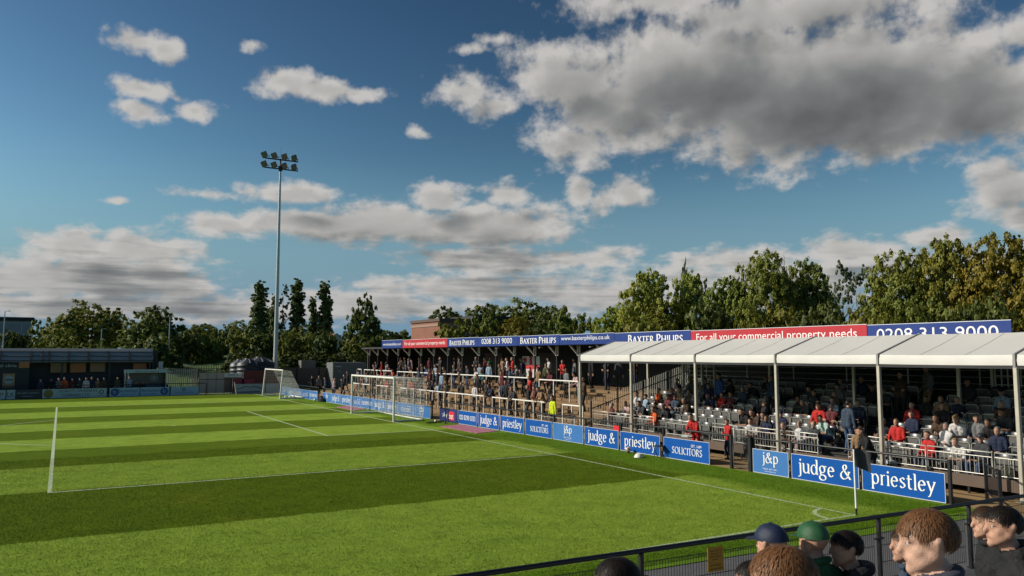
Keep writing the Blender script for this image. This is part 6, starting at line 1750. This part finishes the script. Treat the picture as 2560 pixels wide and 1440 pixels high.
person('stand', 4.75, 20.4, 0, 95, 'yellow', 'black', 'short', 'dark', 'steward in yellow high visibility vest standing before the terrace', G2)
person('stand', 5.3, 62.6, 0, 10, 'grey', 'black', 'short', 'grey', 'person in grey top at the far corner, back turned', G2)
person('folded', 4.75, 62.9, 0, 30, 'black', 'black', 'cap', 'black', 'person in black with cap at the far corner beside the one in grey', G2)
for i, (x, y, tp, hcx) in enumerate(((4.4, 57.5, 'slate blue', 'dark'), (4.6, 55.6, 'pink', 'brown'), (4.3, 54.2, 'charcoal', 'grey'), (4.5, 52.9, 'black', 'dark'))):
    person('pockets', x, y, 0, 80, tp, 'charcoal', 'short', hcx, 'person in %s coat standing on the path near the far path opening' % tp, G2)

# --- on the terrace
def tz(x): return .16 + .165 * max(0, min(10, math.floor((x - 5.45) / .42)))
G3 = 'spectators on the terrace'
TERR = [('lean', 5.95, 36.3, 'pale blue', 'black'), ('stand', 6.0, 35.3, 'grey', 'charcoal'), ('pockets', 6.05, 33.1, 'black', 'black'), ('stand', 6.0, 31.2, 'white', 'charcoal'), ('lean', 5.95, 28.75, 'navy', 'black'), ('pockets', 6.05, 26.8, 'brown', 'black'),
 ('lean', 5.95, 26.1, 'charcoal', 'black'), ('stand', 6.0, 24.8, 'black', 'charcoal'), ('folded', 6.0, 24.1, 'maroon', 'black'), ('lean', 5.95, 23.2, 'tan', 'black'), ('lean', 5.95, 22.2, 'charcoal', 'brown'), ('lean', 5.95, 40.7, 'red', 'charcoal'), ('stand', 6.0, 41.7, 'tan', 'black'),
 ('lean', 5.95, 39.3, 'maroon', 'black'), ('lean', 5.95, 44.6, 'brown', 'black'), ('lean', 5.95, 45.8, 'red', 'black'), ('lean', 5.95, 47.0, 'tan', 'black'), ('stand', 6.0, 49.5, 'black', 'black'), ('lean', 5.95, 51.4, 'maroon', 'charcoal'), ('stand', 6.0, 53.0, 'charcoal', 'black'), ('lean', 5.95, 37.6, 'black', 'navy'),
 ('lean', 8.3, 23.3, 'pink', 'charcoal'), ('stand', 8.4, 24.6, 'grey', 'black'), ('lean', 8.3, 25.9, 'maroon', 'black'), ('pockets', 8.4, 27.6, 'tan', 'denim'), ('lean', 8.3, 29.1, 'black', 'black'), ('stand', 7.3, 33.4, 'black', 'charcoal'), ('lean', 8.3, 34.3, 'teal', 'black'), ('lean', 8.3, 35.1, 'white', 'black'),
 ('stand', 7.4, 36.2, 'brown', 'black'), ('stand', 8.5, 37.2, 'charcoal', 'denim'), ('stand', 7.3, 38.9, 'pale blue', 'denim'), ('lean', 8.3, 40.2, 'brown', 'black'), ('lean', 8.3, 41.3, 'red', 'charcoal'), ('stand', 8.5, 42.6, 'pale blue', 'denim'), ('lean', 8.3, 43.4, 'blue', 'black'), ('stand', 8.5, 45.2, 'charcoal', 'black'),
 ('lean', 8.3, 46.6, 'tan', 'navy'), ('stand', 8.5, 48.4, 'black', 'black'), ('lean', 8.3, 51.3, 'maroon', 'black'), ('stand', 8.5, 53.0, 'grey', 'black'), ('lean', 8.3, 55.0, 'brown', 'black'),
 ('stand', 10.4, 25.0, 'black', 'black'), ('stand', 10.6, 27.0, 'grey', 'black'), ('folded', 10.3, 29.4, 'white', 'navy'), ('stand', 10.8, 33.6, 'navy', 'navy'), ('pockets', 10.4, 35.0, 'black', 'charcoal'), ('stand', 10.5, 38.3, 'maroon', 'black'), ('folded', 10.6, 40.0, 'pink', 'charcoal'), ('stand', 10.4, 42.4, 'grey', 'black'),
 ('stand', 10.8, 44.0, 'charcoal', 'black'), ('folded', 10.5, 46.2, 'black', 'black'), ('stand', 10.4, 48.0, 'maroon', 'navy'), ('stand', 10.6, 50.6, 'brown', 'black'), ('stand', 10.4, 53.4, 'black', 'navy')]
KB = ['first', 'second', 'third', 'fourth', 'fifth', 'sixth', 'seventh', 'eighth', 'ninth', 'tenth', 'eleventh', 'twelfth', 'thirteenth', 'fourteenth', 'fifteenth']
hs = ['short', 'short', 'crop', 'messy', 'short', 'cap', 'long']; hcs = ['dark', 'brown', 'grey', 'dark', 'fair', 'brown', 'dark']
for i, (ps, x, y, tp, bt) in enumerate(TERR):
    k = sum(y > c for c in sorted(COLS)[2:])
    lvl = 'front step' if x < 6.5 else ('middle steps' if x < 9 else 'dark back')
    rr = random.Random(i * 7 + 3); h = rr.randrange(7)
    hcol = hcs[h] if hs[h] != 'cap' else rr.choice(['black', 'navy', 'grey'])
    act = {'lean': 'leaning on barrier', 'stand': 'standing', 'pockets': 'hands low', 'folded': 'arms folded'}[ps]
    person(ps if ps not in ('stand', 'lean', 'folded') or i % 2 else ps + '_turned', x, y, tz(x), 90 + rr.uniform(-25, 25) * (0.4 if ps == 'lean' else 1), tp, bt, hs[h], hcol, 'person, %s top, %s, %s, %s bracket from tent' % (tp, act, lvl, KB[min(k, 14)]), G3, rr.uniform(.94, 1.04), 3 if i % 9 == 4 else i % 3)

rq = random.Random(33); made = 0
for n_ in range(900):
    if made >= 46: break
    y = rq.uniform(20.5, 58); x = rq.choice([5.95, 6.5, 7.3, 7.7, 8.4, 8.9, 9.9, 10.5])
    if x < 7.9 and rq.random() < .3: continue
    if any(abs(o.location.x - x) < .5 and abs(o.location.y - y) < .62 for o in bpy.data.objects if o.name.startswith('person')): continue
    k = sum(y > c for c in sorted(COLS)[2:]); lvl = 'front step' if x < 6.3 else ('middle steps' if x < 9 else 'dark back')
    ps = rq.choice(['stand', 'pockets', 'folded', 'stand_turned', 'folded_turned'])
    act = {'stand': 'standing', 'pockets': 'hands low', 'folded': 'arms folded'}[ps.split('_')[0]]
    tp = rq.choices(TOPS, WT)[0]
    lab = 'person, %s top, %s, %s, %s bracket from tent' % (tp, act, lvl, KB[min(k, 14)])
    if lab in USED: continue
    made += 1
    person(ps, x, y, tz(x), 90 + rq.uniform(-30, 30), tp, rq.choice(['black', 'charcoal', 'denim', 'navy']), rq.choice(['short', 'crop', 'messy', 'short']), rq.choice(['dark', 'brown', 'grey', 'fair']), lab, G3, rq.uniform(.93, 1.05), rq.choice([0, 0, 1, 2, 3]))
# --- behind the far touchline
G4 = 'people along the far touchline'
FARP = [(104, 'slate blue'), (128, 'black'), (146, 'grey'), (160, 'orange'), (178, 'maroon'), (196, 'charcoal'), (212, 'white'), (226, 'navy'), (240, 'tan'), (256, 'brown'), (290, 'olive'), (320, 'pale blue')]
for i, (u, tp) in enumerate(FARP):
    person(('stand', 'pockets', 'folded')[i % 3], X69(u), 67.7, 0, 180 + (i * 37 % 50) - 25, tp, 'black', ('short', 'cap', 'short', 'crop')[i % 4], ('dark', 'navy', 'brown', 'grey')[i % 4], 'person in %s top standing behind the boards of the far touchline' % tp, G4, .95 + (i % 4) * .025, i % 3)
for i, (u, tp) in enumerate(((340, 'charcoal'), (357, 'black'))):
    person('sit', X69(u), 68.85, 0.0, 180, tp, 'black', 'short', 'dark', 'person in %s top seated in the dugout' % tp, G4)
person('sit_lean', X69(418), 68.6, .0, 150, 'navy', 'black', 'cap', 'navy', 'person in navy with cap crouched beside the dugout', G4)

# --- in front of the camera, on the near terrace: finer figures
G5 = 'spectators in the foreground'
def fg(nm, x, y, z, face, top, hair, hcol, label, tone=0, scale=1.0, strands=0, **pose):
    p = dict(POSES['stand']); p.update(pose)
    me, fr = body_mesh('figure_' + nm, p, .0085)
    return person(nm, x, y, z, face, top, 'charcoal', hair, hcol, label, G5, scale, tone, me, fr, strands), fr
o1, f1 = fg('a', -13.53, -10.40, 1.50, 34, (.045, .047, .070), 'short', 'ginger', 'person with short ginger-brown hair in dark grey jacket, largest head in the foreground', 2, .96, 9000, hyaw=12, hpitch=6, collar=True, build=1.08)
fg('b', -14.34, -10.44, 1.48, 28, 'charcoal', 'short', 'ginger', 'person with ginger hair at the bottom edge, in front of the camera', 2, .955, 9000, hyaw=20, hpitch=4, collar=True)
fg('c', -12.30, -8.55, .9, 14, 'charcoal', 'cap', 'navy', 'person in plain navy cap behind the ginger head', 0, 1.0, 0, hyaw=-8, hpitch=2, hood=True)
fg('d', -12.02, -8.64, .9, 6, 'green', 'cap', 'green', 'person in green cap and dark green coat', 0, 1.0, 0, hyaw=-14, hpitch=2, collar=True)
fg('e', -12.78, -8.85, .86, 42, 'black', 'short', 'dark', 'dark haired person left of the ginger head at the bottom edge', 0, .97, 6000, hyaw=10, collar=True)
fg('f', -11.78, -8.72, .88, 40, 'black', 'short', 'dark', 'dark haired person in black padded jacket facing left by the rail post', 0, .98, 6000, hyaw=14, hood=True, build=1.14)
fg('g', -11.32, -8.84, .88, 44, 'slate blue', 'short', 'brown', 'person in slate blue jacket facing left between black jacket and largest head', 0, .98, 6000, hyaw=12, collar=True, build=1.1)
fg('h', -10.25, -8.77, .9, 48, 'black', 'short', 'brown', 'person in dark top facing left behind the largest head', 0, .98, 5000, hyaw=8, collar=True)
o9, f9 = fg('i', -11.56, -9.60, 1.18, 46, 'black', 'short', 'dark', 'person in black coat with round yellow badge at the right edge', 0, .97, 5000, hyaw=8, hood=True, build=1.1)
fg('j', -14.10, -9.30, 1.17, 42, 'black', 'short', 'dark', 'dark haired person facing left at the bottom below the rail', 0, .955, 6000, hyaw=14, hpitch=5, collar=True)
# round badge on the black coat's upper arm
m = MB(); 
bn = Vector((.95, -.28, .1)).normalized(); bu = (Vector((0, 0, 1)) - bn * bn.z).normalized(); br_ = bu.cross(bn)
bc = Vector((.252, -.012, 1.30)) 
m.disc(bc + bn * .004, br_, bu, .034, 20, 0, r0=.024); m.disc(bc + bn * .004, br_, bu, .012, 12, 0)
for k in range(5):
    a = k * 1.2566; d_ = br_ * math.cos(a) + bu * math.sin(a); m.bar(bc + bn * .005 + d_ * .012, bc + bn * .005 + d_ * .026, .005, .003)
m.build('badge', mat('badge_yellow', (.55, .42, .05), .5), o9)
# loose things
m = MB(); m.bbox(-.16, -.2, 0, .16, .2, .48, .08); m.bbox(-.24, -.14, .06, -.161, .14, .30, .04); m.tube([(-.1, -.08, .46), (-.1, 0, .54), (-.1, .08, .46)], .012, 6)
tag(m.build('rucksack', mat('rucksack_olive', (.055, .058, .035), .8, var=.3, scale=9), None, (5.62, -.42, row_z(0))), 'olive rucksack on the front row behind the near barrier', 'bag')
m = MB(); m.box(-.004, -.2, 0, .004, .2, .26); tag(m.build('red_card_sign', M_BRED, None, (5.12, 15.85, .36)), 'small plain red sign fixed in front of the seat barrier above the judge board', 'sign')
for i, (y, z) in enumerate(((3.15, .3), (3.6, .3), (12.0, .3))):
    m = MB(); m.bbox(-.2, -.2, 0, .2, .2, .24, .02); m.box(-.16, -.205, .08, .16, -.2005, .18)
    tag(m.build('storage_crate', M_PALE, None, (5.75 + i * .02, y, row_z(0))), ['pale crate in the nearer aisle, closest to the corner', 'pale crate in the nearer aisle, second from the corner', 'pale crate in the far aisle by the open barrier'][i], 'crate', 'pale crates in the aisles')
